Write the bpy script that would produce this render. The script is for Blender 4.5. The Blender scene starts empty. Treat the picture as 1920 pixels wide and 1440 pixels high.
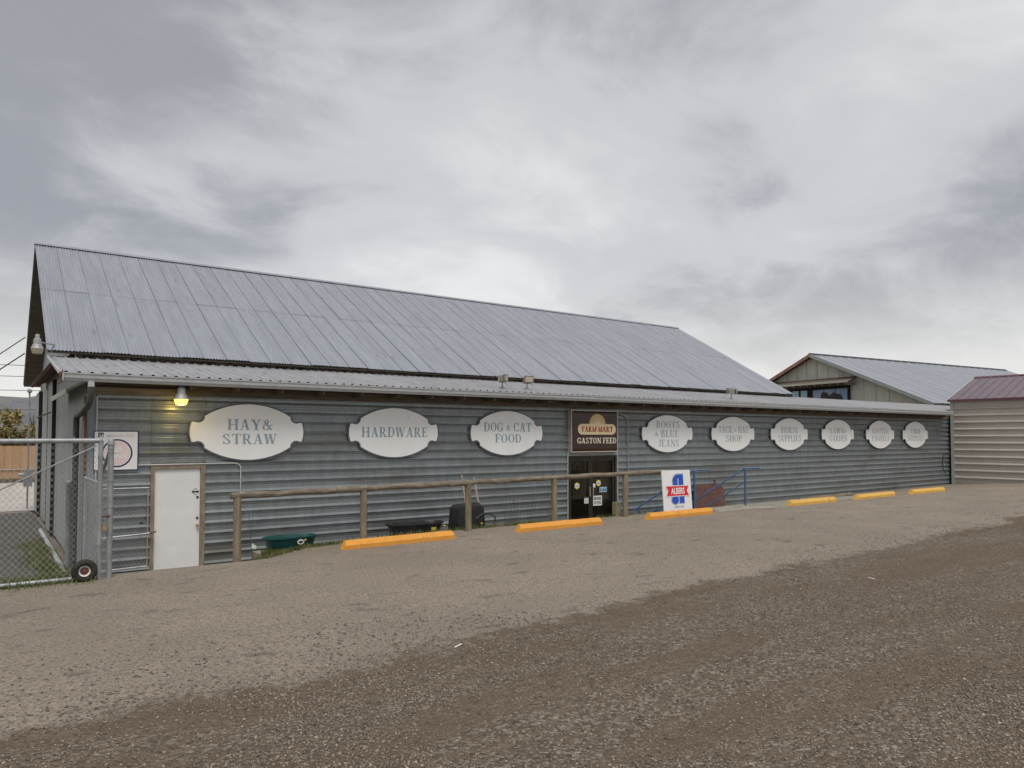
import bpy, math, random
import numpy as np
from mathutils import Vector, Matrix

random.seed(7)
rng = np.random.default_rng(11)
R = math.radians
scene = bpy.context.scene
COL = scene.collection

# ------------------------------------------------------------------ camera
EYE = (0.0, -16.335, 2.75)
cam_data = bpy.data.cameras.new('camera')
cam_data.sensor_fit = 'HORIZONTAL'
cam_data.sensor_width = 36.0
cam_data.lens = 25.318
cam_data.shift_y = 0.0273
cam_data.clip_start = 0.05
cam_data.clip_end = 6000
cam = bpy.data.objects.new('camera', cam_data)
COL.objects.link(cam)
cam.location = EYE
cam.rotation_euler = (R(90 + 1.9956), 0, R(-35.9835))
scene.camera = cam

# ------------------------------------------------------------------ world
SUN_EL, SUN_AZ = 63.0, 200.0        # azimuth clockwise from +Y: behind the camera, a little to the left
world = bpy.data.worlds.new('World')
scene.world = world
world.use_nodes = True
wn, wl = world.node_tree.nodes, world.node_tree.links
wn.clear()


def N(nodes, kind, **kw):
    n = nodes.new(kind)
    for k, v in kw.items():
        setattr(n, k, v)
    return n


w_out = N(wn, 'ShaderNodeOutputWorld')
w_bg = N(wn, 'ShaderNodeBackground')
w_bg.inputs['Strength'].default_value = 0.1
sky = N(wn, 'ShaderNodeTexSky', sky_type='NISHITA', sun_disc=False)
sky.sun_elevation = R(SUN_EL)
sky.sun_rotation = R(SUN_AZ)
tc = N(wn, 'ShaderNodeTexCoord')
sep = N(wn, 'ShaderNodeSeparateXYZ')
wl.new(tc.outputs['Generated'], sep.inputs[0])
# flatten the view direction onto a cloud deck: xy / (|z| + k)
zabs = N(wn, 'ShaderNodeMath', operation='ABSOLUTE')
wl.new(sep.outputs['Z'], zabs.inputs[0])
zoff = N(wn, 'ShaderNodeMath', operation='ADD')
zoff.inputs[1].default_value = 0.32
wl.new(zabs.outputs[0], zoff.inputs[0])
comb = N(wn, 'ShaderNodeCombineXYZ')
for ax in 'XY':
    dv = N(wn, 'ShaderNodeMath', operation='DIVIDE')
    wl.new(sep.outputs[ax], dv.inputs[0])
    wl.new(zoff.outputs[0], dv.inputs[1])
    wl.new(dv.outputs[0], comb.inputs[ax])
cmap = N(wn, 'ShaderNodeMapping')
cmap.inputs['Location'].default_value = (9.3, 5.1, 0.0)
cmap.inputs['Rotation'].default_value = (0, 0, R(38))
cmap.inputs['Scale'].default_value = (0.9, 1.15, 1.0)
wl.new(comb.outputs[0], cmap.inputs[0])
cn1 = N(wn, 'ShaderNodeTexNoise')
cn1.inputs['Scale'].default_value = 1.05
cn1.inputs['Detail'].default_value = 5.0
cn1.inputs['Roughness'].default_value = 0.42
cn1.inputs['Distortion'].default_value = 0.15
wl.new(cmap.outputs[0], cn1.inputs['Vector'])
cn2 = N(wn, 'ShaderNodeTexNoise')
cn2.inputs['Scale'].default_value = 2.9
cn2.inputs['Distortion'].default_value = 0.5
cn2.inputs['Detail'].default_value = 6.0
cn2.inputs['Roughness'].default_value = 0.58
wl.new(cmap.outputs[0], cn2.inputs['Vector'])
cadd = N(wn, 'ShaderNodeMix', data_type='FLOAT')
cadd.inputs[0].default_value = 0.30
wl.new(cn1.outputs['Fac'], cadd.inputs[2])
wl.new(cn2.outputs['Fac'], cadd.inputs[3])
cramp = N(wn, 'ShaderNodeValToRGB')
cramp.color_ramp.interpolation = 'EASE'
e = cramp.color_ramp.elements
e[0].position, e[0].color = 0.40, (0.218, 0.221, 0.236, 1)
e[1].position, e[1].color = 0.70, (0.525, 0.524, 0.522, 1)
m_ = e.new(0.53)
m_.color = (0.382, 0.385, 0.395, 1)
wl.new(cadd.outputs[0], cramp.inputs[0])
# overcast decks thin towards the horizon: a paler, warmer band all the way round
hz = N(wn, 'ShaderNodeMapRange', interpolation_type='SMOOTHSTEP')
hz.inputs['From Min'].default_value = 0.0
hz.inputs['From Max'].default_value = 0.26
hz.inputs['To Min'].default_value = 0.8
hz.inputs['To Max'].default_value = 0.0
wl.new(zabs.outputs[0], hz.inputs['Value'])
cmix = N(wn, 'ShaderNodeMix', data_type='RGBA')
cmix.inputs[7].default_value = (0.575, 0.565, 0.535, 1)
wl.new(hz.outputs[0], cmix.inputs[0])
wl.new(cramp.outputs[0], cmix.inputs[6])
cscl = N(wn, 'ShaderNodeVectorMath', operation='SCALE')
cscl.inputs['Scale'].default_value = 10.0
wl.new(cmix.outputs[2], cscl.inputs[0])
smix = N(wn, 'ShaderNodeMix', data_type='RGBA')
smix.inputs[0].default_value = 0.93
wl.new(sky.outputs[0], smix.inputs[6])
wl.new(cscl.outputs[0], smix.inputs[7])
wl.new(smix.outputs[2], w_bg.inputs['Color'])
wl.new(w_bg.outputs[0], w_out.inputs['Surface'])

# ------------------------------------------------------------------ sun (veiled by cloud)
sun_data = bpy.data.lights.new('sun', 'SUN')
sun_data.energy = 1.5
sun_data.angle = R(25)
sun_data.color = (1.0, 0.965, 0.91)
sun = bpy.data.objects.new('sun', sun_data)
COL.objects.link(sun)
sd = Vector((math.sin(R(SUN_AZ)) * math.cos(R(SUN_EL)), math.cos(R(SUN_AZ)) * math.cos(R(SUN_EL)), math.sin(R(SUN_EL))))
sun.rotation_euler = sd.to_track_quat('Z', 'Y').to_euler()
sun.location = (0, -30, 40)

vs = scene.view_settings
vs.view_transform = 'Standard'
vs.look = 'None'
vs.gamma = 1.0
vs.use_curve_mapping = False
vs.exposure = 0.70


# ================================================================== materials
def mat(name, c1, c2=None, rough=0.7, metal=0.0, scale=6.0, stretch=(1, 1, 1), detail=5.0, lo=0.35, hi=0.65,
        bump=0.0, bscale=60.0, rand=0.0, spec=0.4, speck=None, speck_scale=120.0, speck_amt=0.3, c3=None, c3_scale=1.2, c3_lo=0.55, c3_hi=0.7,
        c3_stretch=None):
    m = bpy.data.materials.new(name)
    m.use_nodes = True
    nt = m.node_tree
    nd, lk = nt.nodes, nt.links
    b = nd['Principled BSDF']
    b.inputs['Roughness'].default_value = rough
    b.inputs['Metallic'].default_value = metal
    b.inputs['Specular IOR Level'].default_value = spec
    geo = N(nd, 'ShaderNodeNewGeometry')

    def noise(sc, st, det=5.0):
        mp = N(nd, 'ShaderNodeMapping')
        mp.inputs['Scale'].default_value = st
        lk.new(geo.outputs['Position'], mp.inputs[0])
        n = N(nd, 'ShaderNodeTexNoise')
        n.inputs['Scale'].default_value = sc
        n.inputs['Detail'].default_value = det
        n.inputs['Roughness'].default_value = 0.6
        lk.new(mp.outputs[0], n.inputs['Vector'])
        return n.outputs['Fac']

    def rng_(src, a, z):
        r = N(nd, 'ShaderNodeMapRange')
        r.inputs['From Min'].default_value = a
        r.inputs['From Max'].default_value = z
        lk.new(src, r.inputs['Value'])
        return r.outputs[0]

    def mix(f, a, z, typ='MIX'):
        x = N(nd, 'ShaderNodeMix', data_type='RGBA', blend_type=typ)
        for sock, v in ((0, f), (6, a), (7, z)):
            if isinstance(v, bpy.types.NodeSocket):
                lk.new(v, x.inputs[sock])
            elif sock == 0:
                x.inputs[0].default_value = v
            else:
                x.inputs[sock].default_value = (*v, 1)
        return x.outputs[2]

    col = None
    if c2 is not None:
        col = mix(rng_(noise(scale, stretch, detail), lo, hi), c1, c2)
    if c3 is not None:
        f = rng_(noise(c3_scale, c3_stretch or stretch, 6), c3_lo, c3_hi)
        col = mix(f, col if col is not None else c1, c3)
    if speck is not None:
        f = rng_(noise(speck_scale, (1, 1, 1), 2), 0.52, 0.66)
        mlt = N(nd, 'ShaderNodeMath', operation='MULTIPLY')
        mlt.inputs[1].default_value = speck_amt
        lk.new(f, mlt.inputs[0])
        col = mix(mlt.outputs[0], col if col is not None else c1, speck)
    if rand > 0:
        oi = N(nd, 'ShaderNodeObjectInfo')
        r = N(nd, 'ShaderNodeMapRange')
        r.inputs['To Min'].default_value = 1 - rand
        r.inputs['To Max'].default_value = 1 + rand
        lk.new(oi.outputs['Random'], r.inputs['Value'])
        hsv = N(nd, 'ShaderNodeHueSaturation')
        lk.new(r.outputs[0], hsv.inputs['Value'])
        if col is not None:
            lk.new(col, hsv.inputs['Color'])
        else:
            hsv.inputs['Color'].default_value = (*c1, 1)
        col = hsv.outputs[0]
    if col is None:
        b.inputs['Base Color'].default_value = (*c1, 1)
    else:
        lk.new(col, b.inputs['Base Color'])
    if bump > 0:
        bp = N(nd, 'ShaderNodeBump')
        bp.inputs['Strength'].default_value = 1.0
        bp.inputs['Distance'].default_value = bump
        lk.new(noise(bscale, stretch, 4), bp.inputs['Height'])
        lk.new(bp.outputs[0], b.inputs['Normal'])
    return m


M = {}
M['siding'] = mat('galvanised_siding', (0.215, 0.242, 0.255), (0.275, 0.302, 0.313), rough=0.33, metal=0.35, scale=5, stretch=(1, 1, 0.35), rand=0.05,
                  speck=(0.095, 0.096, 0.09), speck_scale=60, speck_amt=0.35, c3=(0.16, 0.152, 0.125), c3_scale=0.8, c3_lo=0.52, c3_hi=0.75, c3_stretch=(0.5, 1, 1.3))
M['roof'] = mat('galvanised_roof', (0.30, 0.318, 0.355), (0.25, 0.266, 0.30), rough=0.5, metal=0.2, scale=1.6, stretch=(4, 0.4, 0.4), rand=0.03,
                speck=(0.2, 0.19, 0.18), speck_scale=25, speck_amt=0.3, c3=(0.175, 0.165, 0.16), c3_scale=2.0, c3_lo=0.62, c3_hi=0.78, c3_stretch=(5, 0.5, 0.5))
M['leanto'] = mat('leanto_roof_metal', (0.35, 0.352, 0.37), (0.285, 0.283, 0.292), rough=0.48, metal=0.2, scale=2.2, stretch=(3, 0.8, 1), rand=0.05,
                  c3=(0.17, 0.15, 0.14), c3_scale=2.2, c3_lo=0.58, c3_hi=0.74, c3_stretch=(4, 0.5, 1))
M['gutter'] = mat('gutter_metal', (0.50, 0.512, 0.525), (0.42, 0.43, 0.44), rough=0.42, metal=0.1, scale=3, stretch=(1.5, 1, 4))
M['old_wood'] = mat('old_wood', (0.15, 0.12, 0.09), (0.085, 0.068, 0.052), rough=0.85, scale=9, stretch=(0.3, 1, 2), bump=0.004, bscale=40)
M['pale_wood'] = mat('pale_wood', (0.25, 0.205, 0.16), (0.15, 0.12, 0.09), rough=0.85, scale=9, stretch=(0.25, 1, 3), bump=0.003)
M['log'] = mat('weathered_log', (0.235, 0.2, 0.15), (0.115, 0.092, 0.067), rough=0.9, scale=7, stretch=(0.5, 2, 2), bump=0.008, bscale=25,
               c3=(0.31, 0.28, 0.23), c3_scale=6, c3_lo=0.6, c3_hi=0.7)
M['post'] = mat('weathered_post', (0.27, 0.222, 0.15), (0.16, 0.128, 0.085), rough=0.9, scale=9, stretch=(2, 2, 0.3), bump=0.006, bscale=30)
M['white_sign'] = mat('sign_white', (0.85, 0.855, 0.845), (0.81, 0.812, 0.80), rough=0.5, scale=1.6, stretch=(2, 1, 0.6), c3=(0.62, 0.61, 0.57), c3_scale=3, c3_lo=0.64, c3_hi=0.8)
M['sign_rim'] = mat('sign_rim', (0.085, 0.095, 0.12), (0.14, 0.15, 0.175), rough=0.6, scale=8)
M['letter_a'] = mat('letter_blue', (0.235, 0.325, 0.385), (0.31, 0.40, 0.455), rough=0.6, scale=9)
M['letter_b'] = mat('letter_faded', (0.33, 0.38, 0.415), (0.44, 0.48, 0.51), rough=0.6, scale=9)
M['letter_c'] = mat('letter_pale', (0.36, 0.39, 0.42), (0.46, 0.49, 0.51), rough=0.6, scale=9)
M['white_door'] = mat('door_white', (0.73, 0.735, 0.74), (0.69, 0.695, 0.69), rough=0.45, scale=3, c3=(0.5, 0.46, 0.4), c3_scale=5, c3_lo=0.7, c3_hi=0.82)
M['frame_tan'] = mat('frame_tan', (0.28, 0.235, 0.18), (0.19, 0.15, 0.11), rough=0.8, scale=12, stretch=(1, 1, 0.4))
M['brass'] = mat('brass', (0.6, 0.47, 0.2), rough=0.3, metal=0.9)
M['dark_hole'] = mat('lock_dark', (0.08, 0.075, 0.06), rough=0.5, metal=0.5)
M['black'] = mat('black_plastic', (0.012, 0.012, 0.014), (0.03, 0.03, 0.03), rough=0.45, scale=6)
M['rubber'] = mat('tyre_rubber', (0.016, 0.015, 0.015), (0.04, 0.036, 0.032), rough=0.85, scale=20)
M['rim_white'] = mat('rim_white', (0.62, 0.6, 0.56), rough=0.45)
M['rim_red'] = mat('hub_rust', (0.22, 0.07, 0.045), (0.08, 0.05, 0.04), rough=0.6, scale=40)
M['stop'] = mat('stop_orange', (0.74, 0.33, 0.05), (0.66, 0.295, 0.055), rough=0.75, scale=5, c3=(0.26, 0.19, 0.12), c3_scale=14, c3_lo=0.625, c3_hi=0.68, bump=0.004, bscale=50)
M['stop_y'] = mat('stop_yellow', (0.74, 0.43, 0.085), (0.64, 0.38, 0.09), rough=0.75, scale=5, c3=(0.26, 0.2, 0.12), c3_scale=14, c3_lo=0.58, c3_hi=0.65, bump=0.004, bscale=50)
M['green_tub'] = mat('tub_green', (0.008, 0.055, 0.052), (0.014, 0.078, 0.07), rough=0.4, scale=5)
M['galv'] = mat('galvanised_pipe', (0.36, 0.375, 0.385), (0.25, 0.26, 0.265), rough=0.45, metal=0.35, scale=10, stretch=(1, 1, 0.5))
M['wire'] = mat('chain_link_wire', (0.40, 0.40, 0.385), (0.30, 0.30, 0.285), rough=0.45, metal=0.3, scale=20)
M['rust'] = mat('rust', (0.17, 0.07, 0.035), (0.09, 0.045, 0.03), rough=0.9, scale=14)
M['endwall'] = mat('end_wall_metal', (0.37, 0.395, 0.385), (0.29, 0.312, 0.305), rough=0.55, metal=0.1, scale=3, stretch=(2, 2, 0.35), rand=0.06,
                   c3=(0.27, 0.23, 0.19), c3_scale=2.5, c3_lo=0.64, c3_hi=0.8)
M['cornerboard'] = mat('corner_board', (0.26, 0.3, 0.33), (0.2, 0.235, 0.26), rough=0.6, scale=5, stretch=(2, 2, 0.4))
M['downspout'] = mat('downspout_dark', (0.075, 0.082, 0.075), (0.05, 0.052, 0.048), rough=0.5, scale=8)
M['hood'] = mat('hood_pale', (0.46, 0.47, 0.4), (0.37, 0.37, 0.31), rough=0.6, scale=6)
M['dark'] = mat('interior_dark', (0.02, 0.018, 0.016), rough=0.9)  # near-black; also stands in for shade at door edges and the far window opening
M['dark_band'] = mat('band_rusty', (0.1, 0.075, 0.06), (0.2, 0.17, 0.15), rough=0.8, scale=9, stretch=(1, 1, 0.2), c3=(0.05, 0.035, 0.03), c3_scale=5, c3_lo=0.45, c3_hi=0.6)
M['brown_sign'] = mat('sign_brown', (0.048, 0.02, 0.012), (0.038, 0.016, 0.011), rough=0.28, scale=2, spec=0.5)
M['alu'] = mat('sign_frame', (0.50, 0.47, 0.42), (0.38, 0.35, 0.31), rough=0.5, metal=0.2, scale=8)
M['cream'] = mat('sign_cream', (0.72, 0.60, 0.37), (0.66, 0.55, 0.34), rough=0.4, scale=5)
M['sunface'] = mat('sign_sun', (0.60, 0.43, 0.2), rough=0.4)
M['red_letter'] = mat('red_letter', (0.33, 0.035, 0.018), rough=0.4)
M['cream_letter'] = mat('cream_letter', (0.78, 0.72, 0.58), rough=0.4)
M['bronze'] = mat('bronze_frame', (0.035, 0.03, 0.024), (0.05, 0.042, 0.034), rough=0.4, metal=0.3, scale=6)
M['trim_grey'] = mat('trim_grey', (0.36, 0.37, 0.37), (0.29, 0.3, 0.295), rough=0.6, scale=5)
M['neon'] = mat('neon_tube_unlit', (0.8, 0.8, 0.77), rough=0.3)
M['sticker_y'] = mat('sticker_yellow', (0.75, 0.6, 0.06), rough=0.5)
M['sticker_w'] = mat('sticker_white', (0.75, 0.75, 0.73), rough=0.5)
M['sticker_p'] = mat('sticker_purple', (0.09, 0.05, 0.2), rough=0.5)
M['sticker_b'] = mat('sticker_blue', (0.32, 0.5, 0.62), rough=0.5)
M['ink'] = mat('ink_black', (0.02, 0.02, 0.025), rough=0.6)
M['board_white'] = mat('board_white', (0.78, 0.78, 0.78), (0.73, 0.73, 0.73), rough=0.4, scale=3)
M['blue_print'] = mat('print_blue', (0.012, 0.075, 0.42), rough=0.4)
M['red_print'] = mat('print_red', (0.62, 0.015, 0.03), rough=0.4)
M['pale_blue'] = mat('print_paleblue', (0.42, 0.5, 0.62), rough=0.4)
M['navy'] = mat('print_navy', (0.03, 0.03, 0.12), rough=0.5)
M['pink'] = mat('print_pink_faded', (0.70, 0.54, 0.55), (0.74, 0.62, 0.62), rough=0.5, scale=3)
M['pale_pink'] = mat('print_pale_faded', (0.62, 0.53, 0.54), rough=0.5)
M['blue_rail'] = mat('blue_paint', (0.045, 0.10, 0.21), (0.065, 0.13, 0.24), rough=0.45, scale=8)
M['plywood'] = mat('red_plywood', (0.165, 0.085, 0.068), (0.115, 0.058, 0.047), rough=0.85, scale=5, stretch=(1, 1, 2), c3=(0.27, 0.14, 0.1), c3_scale=4, c3_lo=0.6, c3_hi=0.72)
M['block'] = mat('stub_wood', (0.33, 0.3, 0.19), (0.24, 0.21, 0.13), rough=0.9, scale=12, stretch=(2, 2, 0.4))
M['light_grey'] = mat('lamp_housing', (0.38, 0.38, 0.38), (0.3, 0.3, 0.3), rough=0.5, metal=0.2, scale=12)
M['lamp_blue'] = mat('photocell_blue', (0.11, 0.17, 0.25), rough=0.5)
M['flood'] = mat('flood_housing', (0.27, 0.25, 0.21), (0.2, 0.185, 0.155), rough=0.6, scale=14)
M['lens_dull'] = mat('lens_dull', (0.42, 0.36, 0.27), rough=0.25)
M['shed_wall'] = mat('shed_tan_metal', (0.43, 0.385, 0.335), (0.39, 0.35, 0.307), rough=0.45, metal=0.05, scale=2, rand=0.02)
M['shed_roof'] = mat('shed_maroon_metal', (0.16, 0.118, 0.14), (0.13, 0.094, 0.112), rough=0.4, metal=0.1, scale=2, stretch=(1, 3, 1), rand=0.05)
M['shed_trim'] = mat('shed_trim', (0.33, 0.35, 0.33), rough=0.5)
M['maroon'] = mat('maroon_trim', (0.12, 0.05, 0.06), rough=0.5)
M['barn2_wall'] = mat('far_barn_wall', (0.56, 0.55, 0.485), (0.45, 0.44, 0.38), rough=0.6, scale=1.2, stretch=(2, 2, 0.3), rand=0.08, c3=(0.33, 0.26, 0.18), c3_scale=1.6, c3_lo=0.6, c3_hi=0.75, c3_stretch=(2, 2, 0.2))
M['barn2_trim'] = mat('far_barn_trim', (0.33, 0.37, 0.34), (0.27, 0.31, 0.29), rough=0.6, scale=3)
M['barn2_red'] = mat('far_barn_rust_trim', (0.34, 0.2, 0.15), (0.22, 0.11, 0.08), rough=0.7, scale=3)
M['concrete'] = mat('concrete', (0.33, 0.30, 0.25), (0.24, 0.215, 0.175), rough=0.9, scale=2.5, speck=(0.15, 0.13, 0.11), speck_scale=50, speck_amt=0.4, c3=(0.13, 0.115, 0.095), c3_scale=1.1, c3_lo=0.58, c3_hi=0.68, bump=0.004, bscale=50)
M['lane'] = mat('lane_concrete', (0.46, 0.42, 0.38), (0.38, 0.35, 0.31), rough=0.9, scale=0.6)
M['driveway'] = mat('driveway_asphalt', (0.085, 0.078, 0.068), (0.06, 0.055, 0.048), rough=0.9, scale=1.5, speck=(0.14, 0.13, 0.115), speck_scale=45, speck_amt=0.5)
M['tanwall'] = mat('tan_boards', (0.45, 0.27, 0.14), (0.38, 0.225, 0.115), rough=0.8, scale=2, stretch=(1, 1, 0.3), rand=0.06)
M['grass'] = mat('grass', (0.075, 0.115, 0.025), (0.14, 0.16, 0.05), rough=0.8, scale=3, c3=(0.24, 0.2, 0.1), c3_scale=2.5, c3_lo=0.52, c3_hi=0.64)
M['leaf_olive'] = mat('leaf_olive', (0.075, 0.085, 0.022), (0.15, 0.12, 0.03), rough=0.8, scale=0.9, c3=(0.2, 0.085, 0.03), c3_scale=0.5, c3_lo=0.5, c3_hi=0.62)
M['leaf_yellow'] = mat('leaf_yellow', (0.30, 0.24, 0.09), (0.2, 0.17, 0.08), rough=0.8, scale=0.7)
M['bark'] = mat('bark', (0.09, 0.07, 0.05), (0.05, 0.04, 0.03), rough=0.9, scale=10)
M['hill'] = mat('hill_woods', (0.15, 0.15, 0.165), (0.11, 0.115, 0.125), rough=1.0, scale=0.02, c3=(0.2, 0.19, 0.15), c3_scale=0.012, c3_lo=0.55, c3_hi=0.65)
M['cable'] = mat('cable_black', (0.03, 0.03, 0.035), rough=0.6)
M['twig'] = mat('dry_twig', (0.10, 0.085, 0.07), rough=0.9)
M['flower'] = mat('dandelion_yellow', (0.75, 0.6, 0.03), rough=0.7)
M['tag'] = mat('paper_tag', (0.6, 0.68, 0.62), rough=0.6)
M['litter'] = mat('litter_white', (0.7, 0.69, 0.65), rough=0.7)
M['handle'] = mat('handle_wood', (0.33, 0.25, 0.2), (0.26, 0.19, 0.15), rough=0.7, scale=10, stretch=(2, 2, 0.3))
M['yellow_tag'] = mat('tag_yellow', (0.7, 0.55, 0.04), rough=0.5)
M['window_blue'] = mat('pane_blue', (0.16, 0.26, 0.42), (0.33, 0.42, 0.55), rough=0.3, scale=1.3)
M['reflection_dark'] = mat('pane_reflection', (0.02, 0.017, 0.02), rough=0.4)  # colour of the reflection painted over the far window
M['stock_a'] = mat('stock_tan', (0.25, 0.18, 0.1), rough=0.7)
M['stock_b'] = mat('stock_red', (0.3, 0.05, 0.04), rough=0.7)
M['stock_c'] = mat('stock_white', (0.6, 0.58, 0.52), rough=0.7)
M['stock_d'] = mat('stock_green', (0.06, 0.14, 0.07), rough=0.7)


def glass_mat():
    m = bpy.data.materials.new('door_glass')
    m.use_nodes = True
    nd, lk = m.node_tree.nodes, m.node_tree.links
    nd.clear()
    out = N(nd, 'ShaderNodeOutputMaterial')
    tr = N(nd, 'ShaderNodeBsdfTransparent')
    tr.inputs[0].default_value = (0.62, 0.6, 0.55, 1)
    gl = N(nd, 'ShaderNodeBsdfGlossy')
    gl.inputs['Roughness'].default_value = 0.04
    fr = N(nd, 'ShaderNodeFresnel')
    fr.inputs[0].default_value = 1.45
    mx = N(nd, 'ShaderNodeMixShader')
    lk.new(fr.outputs[0], mx.inputs[0])
    lk.new(tr.outputs[0], mx.inputs[1])
    lk.new(gl.outputs[0], mx.inputs[2])
    lk.new(mx.outputs[0], out.inputs[0])
    return m


M['glass'] = glass_mat()


def emit_mat(name, col, s):
    m = bpy.data.materials.new(name)
    m.use_nodes = True
    b = m.node_tree.nodes['Principled BSDF']
    b.inputs['Base Color'].default_value = (0.8, 0.7, 0.3, 1)
    b.inputs['Emission Color'].default_value = (*col, 1)
    b.inputs['Emission Strength'].default_value = s
    b.inputs['Roughness'].default_value = 0.3
    return m


M['lens_lit'] = emit_mat('lens_lit', (1.0, 0.72, 0.12), 1.15)


def gravel_mat():
    m = bpy.data.materials.new('gravel_stone')
    m.use_nodes = True
    nd, lk = m.node_tree.nodes, m.node_tree.links
    b = nd['Principled BSDF']
    b.inputs['Roughness'].default_value = 0.9
    g = N(nd, 'ShaderNodeNewGeometry')
    r = N(nd, 'ShaderNodeValToRGB')
    els = r.color_ramp.elements
    els[0].color = (0.075, 0.061, 0.047, 1)
    els[1].color = (0.40, 0.36, 0.30, 1)
    k = els.new(0.45)
    k.color = (0.19, 0.152, 0.114, 1)
    k = els.new(0.93)
    k.color = (0.285, 0.235, 0.18, 1)
    lk.new(g.outputs['Random Per Island'], r.inputs[0])
    lk.new(r.outputs[0], b.inputs['Base Color'])
    return m


M['gravel'] = gravel_mat()
M['clod'] = mat('dark_clods', (0.09, 0.072, 0.055), (0.15, 0.125, 0.1), rough=0.95, scale=30)


def ground_mat():
    m = bpy.data.materials.new('yard_surface')
    m.use_nodes = True
    nd, lk = m.node_tree.nodes, m.node_tree.links
    b = nd['Principled BSDF']
    b.inputs['Roughness'].default_value = 0.92
    b.inputs['Specular IOR Level'].default_value = 0.25
    geo = N(nd, 'ShaderNodeNewGeometry')
    pos = geo.outputs['Position']
    sp = N(nd, 'ShaderNodeSeparateXYZ')
    lk.new(pos, sp.inputs[0])

    def noise(sc, det=5, rough=0.6, st=(1, 1, 1)):
        mp = N(nd, 'ShaderNodeMapping')
        mp.inputs['Scale'].default_value = st
        lk.new(pos, mp.inputs[0])
        n = N(nd, 'ShaderNodeTexNoise')
        n.inputs['Scale'].default_value = sc
        n.inputs['Detail'].default_value = det
        n.inputs['Roughness'].default_value = rough
        lk.new(mp.outputs[0], n.inputs['Vector'])
        return n.outputs['Fac']

    def rg(src, a, z, t0=0.0, t1=1.0):
        r = N(nd, 'ShaderNodeMapRange')
        for k, v in (('From Min', a), ('From Max', z), ('To Min', t0), ('To Max', t1)):
            r.inputs[k].default_value = v
        lk.new(src, r.inputs['Value'])
        return r.outputs[0]

    def mth(op, a, c):
        x = N(nd, 'ShaderNodeMath', operation=op)
        for i, v in enumerate((a, c)):
            if isinstance(v, bpy.types.NodeSocket):
                lk.new(v, x.inputs[i])
            else:
                x.inputs[i].default_value = v
        return x.outputs[0]

    def mix(f, a, z):
        x = N(nd, 'ShaderNodeMix', data_type='RGBA')
        for sock, v in ((0, f), (6, a), (7, z)):
            if isinstance(v, bpy.types.NodeSocket):
                lk.new(v, x.inputs[sock])
            elif sock == 0:
                x.inputs[0].default_value = v
            else:
                x.inputs[sock].default_value = (*v, 1)
        return x.outputs[2]

    # worn tan asphalt
    asp = mix(rg(noise(0.55, 6), 0.32, 0.68), (0.33, 0.278, 0.223), (0.255, 0.214, 0.171))
    asp = mix(rg(noise(30, 5, 0.85), 0.47, 0.58, 0, 0.9), asp, (0.098, 0.08, 0.062))
    asp = mix(rg(noise(9, 5, 0.75), 0.45, 0.75, 0, 0.6), asp, (0.2, 0.168, 0.13))
    asp = mix(rg(noise(75, 2, 0.6), 0.60, 0.74, 0, 0.7), asp, (0.52, 0.465, 0.395))
    asp = mix(rg(noise(1.5, 4, 0.55, (1, 1.7, 1)), 0.61, 0.68, 0, 0.6), asp, (0.1, 0.083, 0.066))
    asp = mix(rg(noise(0.22, 4, 0.6), 0.56, 0.68, 0, 0.35), asp, (0.17, 0.14, 0.108))
    # loose gravel and dirt
    vo = N(nd, 'ShaderNodeTexVoronoi')
    vo.inputs['Scale'].default_value = 42
    lk.new(pos, vo.inputs['Vector'])
    sc = N(nd, 'ShaderNodeSeparateColor')
    lk.new(vo.outputs['Color'], sc.inputs[0])
    stone = N(nd, 'ShaderNodeValToRGB')
    els = stone.color_ramp.elements
    els[0].color = (0.075, 0.06, 0.046, 1)
    els[1].color = (0.34, 0.3, 0.245, 1)
    k = els.new(0.6)
    k.color = (0.18, 0.144, 0.108, 1)
    lk.new(sc.outputs[0], stone.inputs[0])
    dirt = mix(rg(noise(7, 5), 0.3, 0.7), (0.165, 0.122, 0.084), (0.125, 0.092, 0.063))
    stony = rg(noise(0.5, 6, 0.68, (0.4, 1.6, 1)), 0.42, 0.55)
    stony = mth('MULTIPLY', stony, rg(noise(11, 3), 0.3, 0.55))
    grv = mix(stony, dirt, stone.outputs[0])
    # boundary runs roughly along the building, ragged
    nb = mth('MULTIPLY', mth('SUBTRACT', noise(0.45, 7, 0.62), 0.5), 2.0)
    edge = mth('ADD', mth('SUBTRACT', sp.outputs['Y'], mth('MULTIPLY', mth('MINIMUM', sp.outputs['X'], 25.0), 0.062)), nb)
    nb2 = mth('MULTIPLY', mth('SUBTRACT', noise(4.5, 6, 0.75), 0.5), 1.5)
    edge = mth('ADD', edge, nb2)
    msk = rg(edge, -10.58, -10.8)
    col = mix(msk, asp, grv)
    # far land: dull grass beyond the yard
    d2 = N(nd, 'ShaderNodeVectorMath', operation='LENGTH')
    lk.new(pos, d2.inputs[0])
    far = rg(d2.outputs['Value'], 75, 110)
    col = mix(far, col, (0.12, 0.12, 0.06))
    lk.new(col, b.inputs['Base Color'])
    bp = N(nd, 'ShaderNodeBump')
    bp.inputs['Distance'].default_value = 0.016
    bp.inputs['Strength'].default_value = 1.0
    hgt = mth('ADD', noise(55, 3, 0.7), mth('MULTIPLY', mth('MULTIPLY', vo.outputs['Distance'], -1.6), msk))
    lk.new(hgt, bp.inputs['Height'])
    lk.new(bp.outputs[0], b.inputs['Normal'])
    return m


M['ground'] = ground_mat()


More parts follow.
